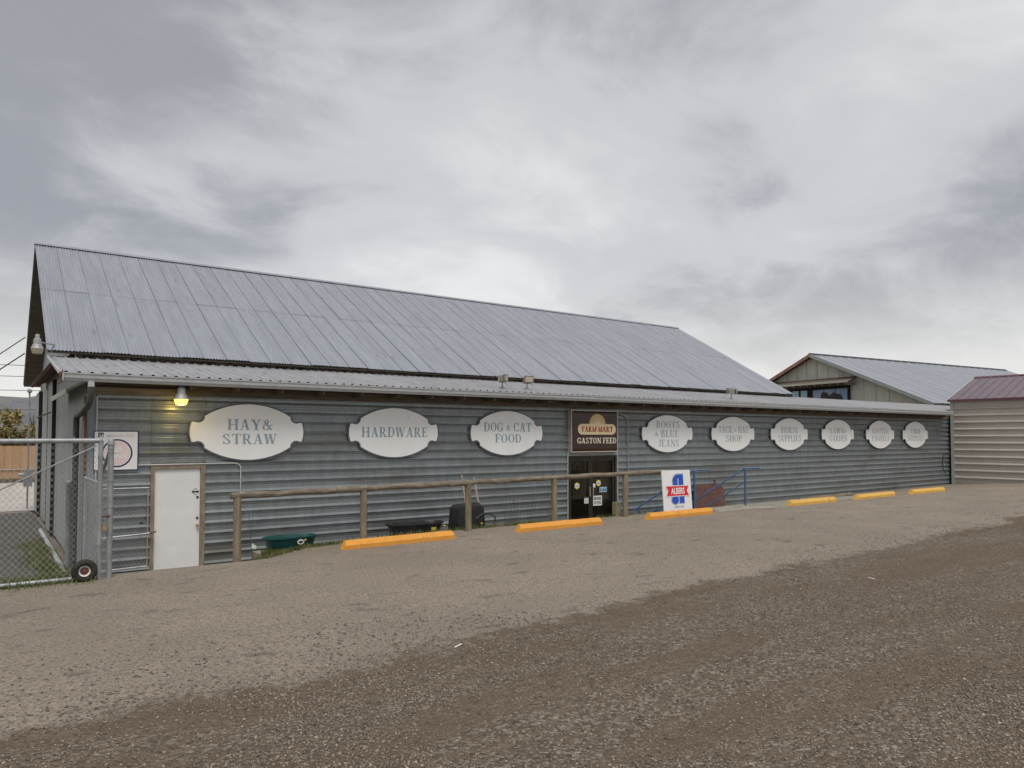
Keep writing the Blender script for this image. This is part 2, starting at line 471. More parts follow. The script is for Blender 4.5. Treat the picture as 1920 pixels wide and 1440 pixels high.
# ================================================================== mesh helpers
class MB:
    def __init__(self):
        self.v, self.f = [], []

    def add(self, vs_, fs):
        o = len(self.v)
        self.v += [tuple(p) for p in vs_]
        self.f += [tuple(i + o for i in q) for q in fs]
        return self

    def box(self, x0, x1, y0, y1, z0, z1):
        x0, x1 = min(x0, x1), max(x0, x1)
        y0, y1 = min(y0, y1), max(y0, y1)
        z0, z1 = min(z0, z1), max(z0, z1)
        return self.add([(x0, y0, z0), (x1, y0, z0), (x1, y1, z0), (x0, y1, z0), (x0, y0, z1), (x1, y0, z1), (x1, y1, z1), (x0, y1, z1)],
                        [(0, 3, 2, 1), (4, 5, 6, 7), (0, 1, 5, 4), (1, 2, 6, 5), (2, 3, 7, 6), (3, 0, 4, 7)])

    def prism(self, prof, a, b, axis='x'):
        """closed polygon profile extruded along an axis; profile is in the other two axes in order"""
        n = len(prof)
        P = []
        for s in (a, b):
            for (p, q) in prof:
                P.append({'x': (s, p, q), 'y': (p, s, q), 'z': (p, q, s)}[axis])
        F = [tuple(range(n))[::-1], tuple(range(n, 2 * n))]
        F += [(i, (i + 1) % n, n + (i + 1) % n, n + i) for i in range(n)]
        return self.add(P, F)

    def strip(self, prof, a, b, axis='x'):
        """open profile extruded: a sheet"""
        n = len(prof)
        P = []
        for s in (a, b):
            for (p, q) in prof:
                P.append({'x': (s, p, q), 'y': (p, s, q), 'z': (p, q, s)}[axis])
        return self.add(P, [(i, i + 1, n + i + 1, n + i) for i in range(n - 1)])

    def tube(self, pts, r, n=8, cap=True):
        pts = [Vector(p) for p in pts]
        rs = r if isinstance(r, (list, tuple)) else [r] * len(pts)
        o = len(self.v)
        up = Vector((0.31, 0.17, 0.93)).normalized()
        prev = None
        for i, p in enumerate(pts):
            if i == 0:
                t = pts[1] - p
            elif i == len(pts) - 1:
                t = p - pts[i - 1]
            else:
                t = (pts[i + 1] - p).normalized() + (p - pts[i - 1]).normalized()
            t.normalize()
            a = (prev if prev is not None else up)
            u = a - t * a.dot(t)
            if u.length < 1e-4:
                a = Vector((1, 0, 0))
                u = a - t * a.dot(t)
            u.normalize()
            prev = u
            w = t.cross(u)
            for k in range(n):
                an = 2 * math.pi * k / n
                self.v.append(tuple(p + (u * math.cos(an) + w * math.sin(an)) * rs[i]))
        for i in range(len(pts) - 1):
            for k in range(n):
                a, b = o + i * n + k, o + i * n + (k + 1) % n
                self.f.append((a, b, b + n, a + n))
        if cap:
            self.f.append(tuple(o + k for k in range(n))[::-1])
            self.f.append(tuple(o + (len(pts) - 1) * n + k for k in range(n)))
        return self

    def lathe(self, c, prof, n=20, axis='z', sx=1.0, sy=1.0, cap=True):
        o = len(self.v)
        for (r, h) in prof:
            for k in range(n):
                an = 2 * math.pi * k / n
                a, b = r * math.cos(an) * sx, r * math.sin(an) * sy
                d = {'z': (a, b, h), 'y': (a, h, b), 'x': (h, a, b)}[axis]
                self.v.append((c[0] + d[0], c[1] + d[1], c[2] + d[2]))
        for i in range(len(prof) - 1):
            for k in range(n):
                a, b = o + i * n + k, o + i * n + (k + 1) % n
                self.f.append((a, b, b + n, a + n))
        if cap:
            self.f.append(tuple(o + k for k in range(n))[::-1])
            self.f.append(tuple(o + (len(prof) - 1) * n + k for k in range(n)))
        return self

    def poly(self, pts):
        return self.add(pts, [tuple(range(len(pts)))])

    def mesh(self, name, smooth=False):
        me = bpy.data.meshes.new(name)
        me.from_pydata(self.v, [], self.f)
        me.update()
        if smooth:
            me.shade_smooth() if hasattr(me, 'shade_smooth') else None
            try:
                me.set_sharp_from_angle(angle=R(38))
            except Exception:
                pass
        return me

    def build(self, name, m, parent=None, loc=None, smooth=False, off=None):
        """vertices are given in the parent's frame; for an unrotated parent pass off=parent location to give world coordinates"""
        if off is not None:
            self.v = [(p[0] - off[0], p[1] - off[1], p[2] - off[2]) for p in self.v]
        me = self.mesh(name, smooth)
        me.materials.append(M[m])
        o = bpy.data.objects.new(name, me)
        COL.objects.link(o)
        if parent is not None:
            o.parent = parent
        if loc is not None:
            o.location = loc
        return o


def tag(o, label=None, cat=None, group=None, kind=None):
    if label:
        o['label'] = label
    if cat:
        o['category'] = cat
    if group:
        o['group'] = group
    if kind:
        o['kind'] = kind
    return o


def empty(name, loc=(0, 0, 0), rz=0.0):
    o = bpy.data.objects.new(name, None)
    o.empty_display_size = 0.3
    COL.objects.link(o)
    o.location = loc
    o.rotation_euler = (0, 0, rz)
    return o


def piece(name, me, parent, loc=(0, 0, 0)):
    o = bpy.data.objects.new(name, me)
    COL.objects.link(o)
    o.parent = parent
    o.location = loc
    return o


def with_mat(me, m):
    me.materials.append(M[m])
    return me


def lerp(a, b, t):
    return a + (b - a) * t


def sstep(a, b, x):
    t = np.clip((x - a) / (b - a), 0, 1)
    return t * t * (3 - 2 * t)


# ================================================================== serif lettering (drawn glyph by glyph)
def arc_poly(cx, cy, rx, ry, a0, a1, T, t, n=14):
    """crescent stroke: thick where it runs vertically, thin where it runs horizontally"""
    o_, i_ = [], []
    for k in range(n + 1):
        a = R(lerp(a0, a1, k / n))
        w = t + (T - t) * abs(math.cos(a)) ** 1.3
        o_.append((cx + rx * math.cos(a), cy + ry * math.sin(a)))
        i_.append((cx + (rx - w) * math.cos(a), cy + (ry - (t + (w - t) * 0.25)) * math.sin(a)))
    return [[o_[k], o_[k + 1], i_[k + 1], i_[k]] for k in range(n)]


def bar(x0, y0, x1, y1, w):
    """stroke with horizontal cut ends (w measured horizontally)"""
    return [[(x0 - w / 2, y0), (x0 + w / 2, y0), (x1 + w / 2, y1), (x1 - w / 2, y1)]]


def rect(x0, x1, y0, y1):
    return [[(x0, y0), (x1, y0), (x1, y1), (x0, y1)]]


def glyph(ch, T=0.17, t=0.055):
    s = 0.075
    P = []

    def stem(x, y0=0.0, y1=1.0, top=True, bot=True):
        q = rect(x, x + T, y0, y1)
        if bot:
            q += rect(x - s, x + T + s, y0, y0 + t)
        if top:
            q += rect(x - s, x + T + s, y1 - t, y1)
        return q
    if ch == 'H':
        P = stem(s) + stem(0.62) + rect(s + T, 0.62, 0.47, 0.47 + t); w = 0.62 + T + s
    elif ch == 'A':
        P = bar(0.14, 0, 0.40, 1, t * 1.15) + bar(0.66, 0, 0.42, 1, T) + rect(0.2, 0.62, 0.3, 0.3 + t) + rect(0.02, 0.27, 0, t) + rect(0.5, 0.82, 0, t); w = 0.83
    elif ch == 'Y':
        P = rect(0.34, 0.34 + T, 0, 0.46) + rect(0.26, 0.6, 0, t) + bar(0.42, 0.42, 0.14, 1, T) + bar(0.44, 0.42, 0.68, 1, t * 1.15) + rect(0, 0.3, 1 - t, 1) + rect(0.55, 0.82, 1 - t, 1); w = 0.82
    elif ch == 'S':
        P = arc_poly(0.30, 0.74, 0.27, 0.26, 20, 200, T * .8, t) + arc_poly(0.34, 0.27, 0.30, 0.27, 200, 380, T * .8, t)
        P += [[(0.04, 0.70), (0.2, 0.60), (0.62, 0.36), (0.50, 0.22), (0.42, 0.44), (0.12, 0.62)]][:0]
        P += [[(0.035, 0.72), (0.19, 0.72), (0.63, 0.33), (0.47, 0.30)]] + rect(0.5, 0.56, 0.68, 0.98) + rect(0.05, 0.11, 0.02, 0.32); w = 0.66
    elif ch == 'T':
        P = stem(0.3, top=False) + rect(0.02, 0.75, 1 - t, 1) + rect(0.02, 0.02 + t, 0.74, 1 - t) + rect(0.75 - t, 0.75, 0.74, 1 - t); w = 0.77
    elif ch in 'RPB':
        P = stem(s)
        if ch == 'B':
            P += rect(s + T, 0.40, 0.5, 0.5 + t) + rect(s + T, 0.36, 1 - t, 1) + rect(s + T, 0.40, 0, t)
            P += arc_poly(0.36, 0.755, 0.24, 0.245, -90, 90, T * .9, t) + arc_poly(0.40, 0.26, 0.27, 0.27, -90, 90, T, t); w = 0.7
        else:
            P += rect(s + T, 0.38, 0.44, 0.44 + t) + rect(s + T, 0.38, 1 - t, 1) + arc_poly(0.38, 0.72, 0.26, 0.28, -90, 90, T, t)
            w = 0.66
            if ch == 'R':
                P += bar(0.66, 0, 0.40, 0.46, T) + rect(0.56, 0.84, 0, t); w = 0.82
    elif ch == 'W':
        P = bar(0.30, 0, 0.13, 1, T) + bar(0.30, 0, 0.50, 1, t * 1.15) + bar(0.74, 0, 0.52, 1, T) + bar(0.76, 0, 0.97, 1, t * 1.15)
        P += rect(0, 0.27, 1 - t, 1) + rect(0.40, 0.66, 1 - t, 1) + rect(0.85, 1.1, 1 - t, 1); w = 1.1
    elif ch == 'D':
        P = stem(s) + rect(s + T, 0.36, 0, t) + rect(s + T, 0.36, 1 - t, 1) + arc_poly(0.36, 0.5, 0.40, 0.5, -90, 90, T, t); w = 0.78
    elif ch == 'O':
        P = arc_poly(0.4, 0.5, 0.39, 0.51, 0, 360, T, t, 24); w = 0.8
    elif ch in 'CG':
        P = arc_poly(0.4, 0.5, 0.39, 0.51, 42, 318, T, t, 20) + rect(0.66, 0.66 + t, 0.66, 0.98)
        w = 0.76
        if ch == 'G':
            P += rect(0.56, 0.56 + T, 0.05, 0.42) + rect(0.46, 0.8, 0.42 - t, 0.42); w = 0.82
        else:
            P += rect(0.66, 0.66 + t, 0.04, 0.3)
    elif ch in 'EF':
        P = stem(s) + rect(s + T, 0.62, 1 - t, 1) + rect(0.62 - t, 0.62, 0.74, 1 - t) + rect(s + T, 0.48, 0.48, 0.48 + t) + rect(0.48 - t, 0.48, 0.40, 0.62)
        w = 0.64
        if ch == 'E':
            P += rect(s + T, 0.66, 0, t) + rect(0.66 - t, 0.66, t, 0.28); w = 0.68
    elif ch == 'L':
        P = stem(s) + rect(s + T, 0.62, 0, t) + rect(0.62 - t, 0.62, t, 0.3); w = 0.64
    elif ch == 'I':
        P = stem(s); w = s * 2 + T
    elif ch == 'U':
        P = rect(s, s + T, 0.3, 1) + rect(0, 2 * s + T, 1 - t, 1) + rect(0.58, 0.58 + t, 0.3, 1) + rect(0.48, 0.74, 1 - t, 1) + arc_poly(0.355, 0.3, 0.28, 0.31, 180, 360, T * .9, t); w = 0.74
    elif ch == 'J':
        P = rect(0.26, 0.26 + T, 0.22, 1) + rect(0.17, 0.52, 1 - t, 1) + arc_poly(0.22, 0.22, 0.21, 0.23, 180, 360, T * .8, t); w = 0.52
    elif ch == 'K':
        P = stem(s) + bar(0.28, 0.42, 0.66, 1, t * 1.2) + bar(0.70, 0, 0.40, 0.56, T) + rect(0.54, 0.8, 1 - t, 1) + rect(0.56, 0.86, 0, t); w = 0.85
    elif ch == 'M':
        P = rect(0.1, 0.1 + t, 0, 1) + rect(0.0, 0.26, 0, t) + bar(0.47, 0, 0.14, 1, T * .95) + bar(0.49, 0, 0.80, 1, t * 1.1) + rect(0.76, 0.76 + T, 0, 1) + rect(0.68, 1.01, 0, t) + rect(0, 0.2, 1 - t, 1) + rect(0.8, 1.01, 1 - t, 1); w = 1.02
    elif ch == 'N':
        P = rect(0.1, 0.1 + t, 0, 1) + rect(0, 0.26, 0, t) + bar(0.68, 0, 0.16, 1, T) + rect(0.68, 0.68 + t, 0, 1) + rect(0.58, 0.84, 1 - t, 1) + rect(0, 0.2, 1 - t, 1); w = 0.84
    elif ch == '&':
        P = arc_poly(0.36, 0.76, 0.19, 0.24, 0, 360, T * .7, t, 16) + arc_poly(0.34, 0.27, 0.31, 0.28, 60, 345, T * .85, t, 16) + bar(0.78, 0, 0.24, 0.72, T * .9) + bar(0.64, 0.2, 0.76, 0.5, t) + rect(0.62, 0.9, 0.5 - t, 0.5); w = 0.9
    elif ch == '.':
        P = [[(0.06, 0.5), (0.15, 0.36), (0.24, 0.5), (0.15, 0.64)]]; w = 0.3
    else:
        w = 0.34
    return P, w


def serif(text, u0, u1, v0, v1, y, T=0.17, t=0.055, gap=0.09, small=''):
    """lettering faces in the XZ plane at depth y (proud towards -Y), filling u0..u1 and v0..v1"""
    items, x = [], 0.0
    for ch in text:
        P, w = glyph(ch, T, t)
        sc = 0.62 if ch in small else 1.0
        for q in P:
            items.append([(x + a * sc, b * sc + (0.12 if sc < 1 else 0)) for a, b in q])
        x += w * sc + (gap if ch != ' ' else 0)
    tot = x - gap
    mb = MB()
    kx, kz = (u1 - u0) / tot, (v1 - v0)
    for i, q in enumerate(items):
        d = y - 0.00035 * (i % 7)
        pts = [(u0 + a * kx, d, v0 + b * kz) for a, b in q]
        # keep faces towards -Y
        ar = sum(pts[k][0] * pts[(k + 1) % len(pts)][2] - pts[(k + 1) % len(pts)][0] * pts[k][2] for k in range(len(pts)))
        mb.poly(pts if ar > 0 else pts[::-1])
    return mb


def sans(text, u0, u1, v0, v1, y, name='lettering', bold=0.0):
    """built-in sans letters fitted to a rectangle in the XZ plane, facing -Y"""
    cu = bpy.data.curves.new('tmp_text', 'FONT')
    cu.body = text
    cu.size = 1.0
    cu.offset = bold
    ob = bpy.data.objects.new('tmp_text', cu)
    COL.objects.link(ob)
    dg = bpy.context.evaluated_depsgraph_get()
    me = bpy.data.meshes.new_from_object(ob.evaluated_get(dg))
    bpy.data.objects.remove(ob)
    mb = MB()
    vv = [v.co.copy() for v in me.vertices]
    xs, ys = [v.x for v in vv], [v.y for v in vv]
    x0, x1, y0, y1 = min(xs), max(xs), min(ys), max(ys)
    mb.v = [(u0 + (v.x - x0) / (x1 - x0) * (u1 - u0), y, v0 + (v.y - y0) / (y1 - y0) * (v1 - v0)) for v in vv]
    mb.f = [tuple(p.vertices) for p in me.polygons]
    bpy.data.meshes.remove(me)
    return mb


def ellipse(cx, cz, rx, rz, n=32, a0=0, a1=360):
    k = n if a1 - a0 >= 360 else n + 1
    return [(cx + rx * math.cos(R(a0 + (a1 - a0) * i / n)), cz + rz * math.sin(R(a0 + (a1 - a0) * i / n))) for i in range(k)]


def plate(prof, y0, y1):
    """closed XZ outline with thickness y0..y1"""
    n = len(prof)
    mb = MB()
    P = [(a, y0, b) for a, b in prof] + [(a, y1, b) for a, b in prof]
    mb.add(P, [tuple(range(n)), tuple(range(n, 2 * n))[::-1]] + [(i, n + i, n + (i + 1) % n, (i + 1) % n) for i in range(n)])
    return mb


# ================================================================== ground
def pl(Y):
    return 0.62 + 0.026 * (-3.3 - Y)


def height(X, Y):
    X = np.asarray(X, float)
    Y = np.asarray(Y, float)
    Yc = np.maximum(Y, -40)
    base = pl(np.minimum(Yc, 0))
    tA = np.clip((Yc + 3.7) / 3.7, 0, 1)
    hA = np.where(Yc < -3.7, base, lerp(pl(-3.7), 0.02, tA ** 1.05))
    dip = 0.10 * (1 - sstep(4.0, 8.5, X)) * sstep(-3.7, -2.1, Yc)
    hB = np.where(Yc < -1.95, base - dip, lerp(pl(-1.95) - dip, -0.04, sstep(-1.95, -1.3, Yc)))
    w = lerp(0.30, 0.40, np.clip((X - 20) / 19, 0, 1))
    tC = np.clip((Yc + 3.3) / 3.3, 0, 1)
    hC = np.where(Yc < -3.3, base, lerp(pl(-3.3), w, tC))
    ab = sstep(4.3, 5.3, X)
    bc = sstep(19.3, 19.75, X)
    h = lerp(lerp(hA, hB, ab), hC, bc)
    # gentle unevenness of the yard in front
    und = 0.018 * np.sin(X * 0.55 + 1.3) * np.sin(Y * 0.6) + 0.010 * np.sin(X * 1.7 + Y * 1.1) + 0.006 * np.sin(X * 3.1 - Y * 2.3)
    h = h + und * sstep(-3.6, -6.0, Yc) * (np.abs(X) < 60)
    # behind the front wall line: a level pad just under the floors, driveway level at the left
    pad = np.where(X > 1.4, -0.12, -0.005)
    h = np.where(Y > 0.02, np.where(X > 1.4, pad, lerp(0.02, -0.02, np.clip(Y / 6, 0, 1))), h)
    return h


def ground_z(x, y):
    return float(height(x, y))


gx = np.concatenate([[-1600, -500, -160, -70, -35, -20, -12, -8, -5.5, -4], np.arange(-3, 46.01, 0.25), [48, 52, 60, 75, 110, 200, 500, 1600]])
gy = np.concatenate([[-1600, -500, -160, -70, -40, -28, -22, -19], np.arange(-17.5, -4.01, 0.3), np.arange(-4.0, 0.001, 0.1), [0.03, 0.5, 2, 4, 6, 9, 12, 16, 20, 26, 34, 45, 60, 90, 160, 500, 1600]])
GX, GY = np.meshgrid(gx, gy)
GZ = height(GX, GY)
nx, ny = len(gx), len(gy)
gm = MB()
gm.v = list(zip(GX.ravel().tolist(), GY.ravel().tolist(), GZ.ravel().tolist()))
gm.f = [(j * nx + i, j * nx + i + 1, (j + 1) * nx + i + 1, (j + 1) * nx + i) for j in range(ny - 1) for i in range(nx - 1)]
ground = gm.build('ground', 'ground', smooth=True)
tag(ground, kind='structure')


def draped(name, m, xs, ys, lift, outline=None):
    mb = MB()
    XX, YY = np.meshgrid(xs, ys)
    ZZ = height(XX, YY) + lift
    k = len(xs)
    mb.v = list(zip(XX.ravel().tolist(), YY.ravel().tolist(), ZZ.ravel().tolist()))
    mb.f = [(j * k + i, j * k + i + 1, (j + 1) * k + i + 1, (j + 1) * k + i) for j in range(len(ys) - 1) for i in range(k - 1)
            if outline is None or outline(0.5 * (xs[i] + xs[i + 1]), 0.5 * (ys[j] + ys[j + 1]))]
    o = mb.build(name, m, smooth=True)
    tag(o, kind='structure')
    return o


draped('driveway', 'driveway', np.concatenate([np.arange(-9.0, 1.2, 0.25), [1.38]]), np.concatenate([np.arange(-2.6, 0.0, 0.1), [0.03, 0.5, 2, 4, 6, 9, 12, 15.6]]), 0.006)
lane = MB().add([(-60, 16.2, 0.004), (1.3, 16.2, 0.004), (9, 17.0, 0.004), (60, 17.0, 0.004), (60, 36.3, 0.004), (-60, 37.8, 0.004)], [(0, 1, 2, 3, 4, 5)]).build('concrete_lane', 'lane')
tag(lane, kind='structure')


def apron_in(x, y):
    e1 = 16.9 + 0.5 * math.sin(y * 2.1)
    e2 = 26.0 + 1.0 * math.sin(y * 1.3) + (y + 3.2) * 1.2
    lowy = -3.15 + 0.25 * math.sin(x * 0.9) - 0.12 * math.sin(x * 2.3)
    return e1 < x < e2 and y > lowy and not (x < 19.9 and y > -1.72)


draped('concrete_apron', 'concrete', np.arange(16.4, 28.2, 0.25), np.arange(-3.6, -0.04, 0.1), 0.006, apron_in)

# far hill ridge
hm = MB()
az = [R(a) for a in range(-62, 50, 2)]
prof = []
for i, a in enumerate(az):
    top = 62 + 16 * math.sin(i * 0.37 + 0.4) + 9 * math.sin(i * 0.93) + 4 * math.sin(i * 2.1)
    prof.append((a, top))
rows = [(820, 0.0), (860, 0.35), (910, 0.8), (960, 1.0), (1100, 0.55), (1300, 0.0)]
for (d, k) in rows:
    for (a, top) in prof:
        jit = 2.5 * math.sin(a * 91 + d)
        hm.v.append((d * math.sin(a), -16 + d * math.cos(a), top * k + (jit if 0 < k else -1)))
q = len(prof)
hm.f = [(j * q + i, j * q + i + 1, (j + 1) * q + i + 1, (j + 1) * q + i) for j in range(len(rows) - 1) for i in range(q - 1)]
tag(hm.build('hill', 'hill', smooth=True), kind='structure')

# ================================================================== store barn
BARN = empty('feed_store_barn', (1.54, 0, 0))
tag(BARN, 'long grey corrugated-metal feed store barn with a low roof along its front', 'barn')
OFF = (1.54, 0, 0)
LX, RX = 1.54, 46.0
WALL_TOP = 3.86
# backing wall in pieces round the two doors (white door 2.70-3.75, glass doors 13.86-15.90)
fw = MB()
fw.box(LX, 2.72, 0.0, 0.12, -0.3, WALL_TOP)
fw.box(2.72, 3.73, 0.0, 0.12, 2.12, WALL_TOP)
fw.box(3.73, 13.88, 0.0, 0.12, -0.3, WALL_TOP)
fw.box(13.88, 15.88, 0.0, 0.12, 2.19, WALL_TOP)
fw.box(15.88, RX, 0.0, 0.12, -0.3, WALL_TOP)
front_wall = fw.build('front_wall', 'old_wood', BARN, off=OFF)
ZR = [0.072 + 0.2137 * k for k in range(17)]


def siding_prof(z0, z1, y):
    p = [(y, z0)]
    for zk in ZR:
        for dz, d in ((-0.020, 0), (-0.015, -0.044), (-0.004, -0.047), (0.040, 0), (0.090, 0), (0.100, -0.004), (0.110, 0), (0.139, 0), (0.149, -0.004), (0.159, 0)):
            z = zk + dz
            if z0 + 0.002 < z < z1 - 0.002:
                p.append((y + d, z))
    p.append((y, z1))
    return p


rows_z = [-0.05, ZR[4] - 0.06, ZR[8] - 0.06, ZR[12] - 0.06, 3.60]
cols = [(1.72, 2.70), (3.75, 7.5), (7.5, 13.85), (15.91, 20.1), (20.1, 26.4), (26.4, 32.7), (32.7, 39.0), (39.0, 45.2)]
ct = 0
for ri in range(4):
    for (a, b) in cols:
        z0, z1 = rows_z[ri], rows_z[ri + 1]
        ct += 1
        y = -0.006 - 0.002 * ((ct * 7) % 3)
        MB().strip(siding_prof(z0, z1 + 0.012, y), a + 0.003, b - 0.003).build('siding_sheet', 'siding', front_wall, off=OFF)
for (a, b, z0, z1) in ((2.70, 3.75, 2.21, rows_z[3]), (2.70, 3.75, rows_z[3], 3.60), (13.85, 15.91, 2.30, rows_z[3]), (13.85, 15.91, rows_z[3], 3.60)):
    MB().strip(siding_prof(z0, z1 + 0.012, -0.007), a + 0.003, b - 0.003).build('siding_sheet', 'siding', front_wall, off=OFF)
# plain grey board behind and below the box sign
MB().box(13.86, 15.92, -0.045, -0.012, 2.19, 2.31).build('door_header', 'trim_grey', BARN, off=OFF)
# corner board at the left
MB().box(1.53, 1.70, -0.03, 0.0, -0.25, 3.6).build('corner_board', 'cornerboard', BARN, off=OFF)
MB().tube([(1.715, -0.05, 0.05), (1.715, -0.05, 3.55)], 0.016, 8).build('conduit', 'gutter', BARN, off=OFF, smooth=True)
MB().box(1.50, 1.545, -0.09, -0.035, 0.0, 3.55).build('rusty_strip', 'rust', BARN, off=OFF)
# top plate and eave timbers
MB().box(1.60, 3.28, -0.06, -0.012, 3.60, 3.74).build('plate_board', 'pale_wood', BARN, off=OFF)
MB().box(3.30, 45.0, -0.05, -0.012, 3.62, 3.84).build('plate_board', 'old_wood', BARN, off=OFF)
raf = MB().prism([(-0.50, 3.80), (-0.50, 3.72), (0.0, 3.70), (0.0, 3.89)], -0.022, 0.022).mesh('rafter_tail')
with_mat(raf, 'old_wood')
for k in range(46):
    piece('rafter_tail', raf, BARN, (3.337 + 0.945 * k - OFF[0], -0.052, 0))
    if 3.337 + 0.945 * (k + 1) > 37.8:
        break

# lean-to roof: z from 3.99 at the eave to 4.57 under the main eave
LY0, LY1, LZ0, LZ1 = -0.60, 2.85, 3.965, 4.575


def lz(y):
    return LZ0 + (LZ1 - LZ0) * (y - LY0) / (LY1 - LY0)


lroof = MB().prism([(LY0 + 0.08, LZ0 - 0.05), (LY0 + 0.08, LZ0 - 0.012), (LY1, LZ1 - 0.012), (LY1, LZ1 - 0.05)], 1.08, 37.9)
lroof.prism([(0.02, lz(0.02) - 0.05), (0.02, lz(0.02) - 0.012), (LY1, LZ1 - 0.012), (LY1, LZ1 - 0.05)], 37.9, 45.2)
lroof = lroof.build('low_roof', 'old_wood', BARN, off=OFF)
RIB = 0.2105
PW = RIB * 4
pp = []
for k in range(4):
    c = RIB * (k + 0.5)
    pp += [(c - 0.036, 0.0), (c - 0.016, 0.024), (c + 0.016, 0.024), (c + 0.036, 0.0)]
pp = [(0.0, 0.0)] + pp + [(PW, 0.0)]


def low_panel(y0):
    pm = MB()
    for (a, h) in pp:
        pm.v.append((a, y0, lz(y0) + h))
    for (a, h) in pp:
        pm.v.append((a, LY1, LZ1 + h))
    n_ = len(pp)
    pm.f = [(i, i + 1, n_ + i + 1, n_ + i) for i in range(n_ - 1)]
    return with_mat(pm.mesh('roof_panel'), 'leanto')


me_lp, me_lp2 = low_panel(LY0), low_panel(0.0)
x = 1.04
i = 0
while x < 45.0:
    piece('roof_panel', me_lp if x + PW < 38.2 else me_lp2, lroof, (x - OFF[0], 0, 0.0012 * (i % 2)))
    x += PW
    i += 1
# rake trim of the low roof
MB().prism([(LY0, LZ0 - 0.03), (LY0, LZ0 + 0.03), (LY1, LZ1 + 0.03), (LY1, LZ1 - 0.03)], 1.015, 1.038).build('rake_trim', 'gutter', BARN, off=OFF)
# dark filler under the rib ends, then the gutter
MB().box(1.10, 37.85, -0.555, -0.53, 3.80, 3.95).build('fascia_board', 'old_wood', BARN, off=OFF)
gp = [(-0.56, 3.80), (-0.63, 3.80), (-0.645, 3.83), (-0.665, 3.86), (-0.67, 3.925), (-0.685, 3.935), (-0.685, 3.955), (-0.668, 3.955), (-0.655, 3.925), (-0.64, 3.87), (-0.62, 3.82), (-0.56, 3.82)]
gut = MB()
gut.prism(gp, 1.10, 37.88)
gut.build('gutter', 'gutter', BARN, off=OFF)
MB().box(1.085, 1.10, -0.69, -0.56, 3.80, 3.955).build('gutter_end', 'gutter', BARN, off=OFF)
MB().tube([(1.09, -0.6, 3.99), (1.05, -0.62, 3.9), (1.08, -0.62, 3.78), (1.02, -0.62, 3.74)], 0.014, 6).build('gutter_bracket', 'rust', BARN, off=OFF)
# downspout: white outlet then a dark pipe that kinks back round the corner
MB().box(1.50, 1.60, -0.66, -0.57, 3.70, 3.80).build('downspout_outlet', 'gutter', BARN, off=OFF)
MB().tube([(1.55, -0.615, 3.71), (1.55, -0.60, 3.52), (1.53, -0.50, 3.36), (1.46, -0.28, 3.23), (1.44, 0.1, 3.20), (1.44, 0.62, 3.19), (1.44, 0.78, 3.12), (1.44, 0.80, 2.9), (1.44, 0.80, 0.05)], 0.058, 10).build('downspout', 'downspout', BARN, off=OFF, smooth=True)

# main gable roof
MX0, MX1, EY, EZ, RY, RZ, BY = 1.0, 29.55, 2.60, 4.70, 9.40, 8.55, 16.2
slope = math.atan2(RZ - EZ, RY - EY)
ln = math.hypot(RZ - EZ, RY - EY)
deck = MB()
deck.prism([(EY + 0.05, EZ - 0.07), (EY + 0.05, EZ - 0.03), (RY, RZ - 0.03), (BY - 0.05, EZ - 0.03), (BY - 0.05, EZ - 0.07), (RY, RZ - 0.075)], MX0 + 0.02, MX1 - 0.02)
mroof = deck.build('main_roof', 'old_wood', BARN, off=OFF)
SW = 0.55
NC = 8
cor = []
for k in range(NC * 4 + 1):
    a = SW * 1.04 * k / (NC * 4)
    cor.append((a, 0.014 * math.sin(2 * math.pi * k / 4 + 0.4)))


def roof_sheet_mesh(s0, s1, front=True, lift=0.0, curl=0.0):
    mb = MB()
    for s in (s0, s1):
        for (a, h) in cor:
            hh = h + lift + (curl if s == s0 else 0)
            y = EY + s * math.cos(slope) - hh * math.sin(slope)
            z = EZ + s * math.sin(slope) + hh * math.cos(slope)
            if not front:
                y = 2 * RY - y
            mb.v.append((a, y, z))
    k = len(cor)
    mb.f = [(i, i + 1, k + i + 1, k + i) if front else (i, k + i, k + i + 1, i + 1) for i in range(k - 1)]
    me = with_mat(mb.mesh('roof_sheet'), 'roof')
    me.shade_smooth()
    return me


lap = ln * 0.50
m_low = [roof_sheet_mesh(-0.03, lap + 0.05, True, 0.002), roof_sheet_mesh(-0.05, lap + 0.05, True, 0.002, 0.012), roof_sheet_mesh(-0.01, lap + 0.05, True, 0.002, 0.006)]
m_up = [roof_sheet_mesh(lap - 0.06, ln, True, 0.005), roof_sheet_mesh(lap - 0.02, ln, True, 0.005, 0.003), roof_sheet_mesh(lap - 0.04, ln, True, 0.005, 0.006)]
m_back = roof_sheet_mesh(-0.03, ln, False, 0.004)
nsh = int(round((MX1 - MX0) / SW))
for k in range(nsh):
    xo = MX0 + (MX1 - MX0 - 0.02) * k / nsh - OFF[0]
    dz = 0.0025 * (k % 2) + random.uniform(0, 0.0025)
    piece('roof_sheet', random.choice(m_low), mroof, (xo, 0, dz))
    piece('roof_sheet', random.choice(m_up), mroof, (xo, 0, dz))
    piece('roof_sheet', m_back, mroof, (xo, 0, dz))
MB().prism([(RY - 0.16, RZ - 0.045), (RY - 0.16, RZ - 0.035), (RY, RZ + 0.055), (RY + 0.16, RZ - 0.035), (RY + 0.16, RZ - 0.045), (RY, RZ + 0.045)], MX0 - 0.01, MX1 + 0.01).build('ridge_cap', 'roof', BARN, off=OFF)
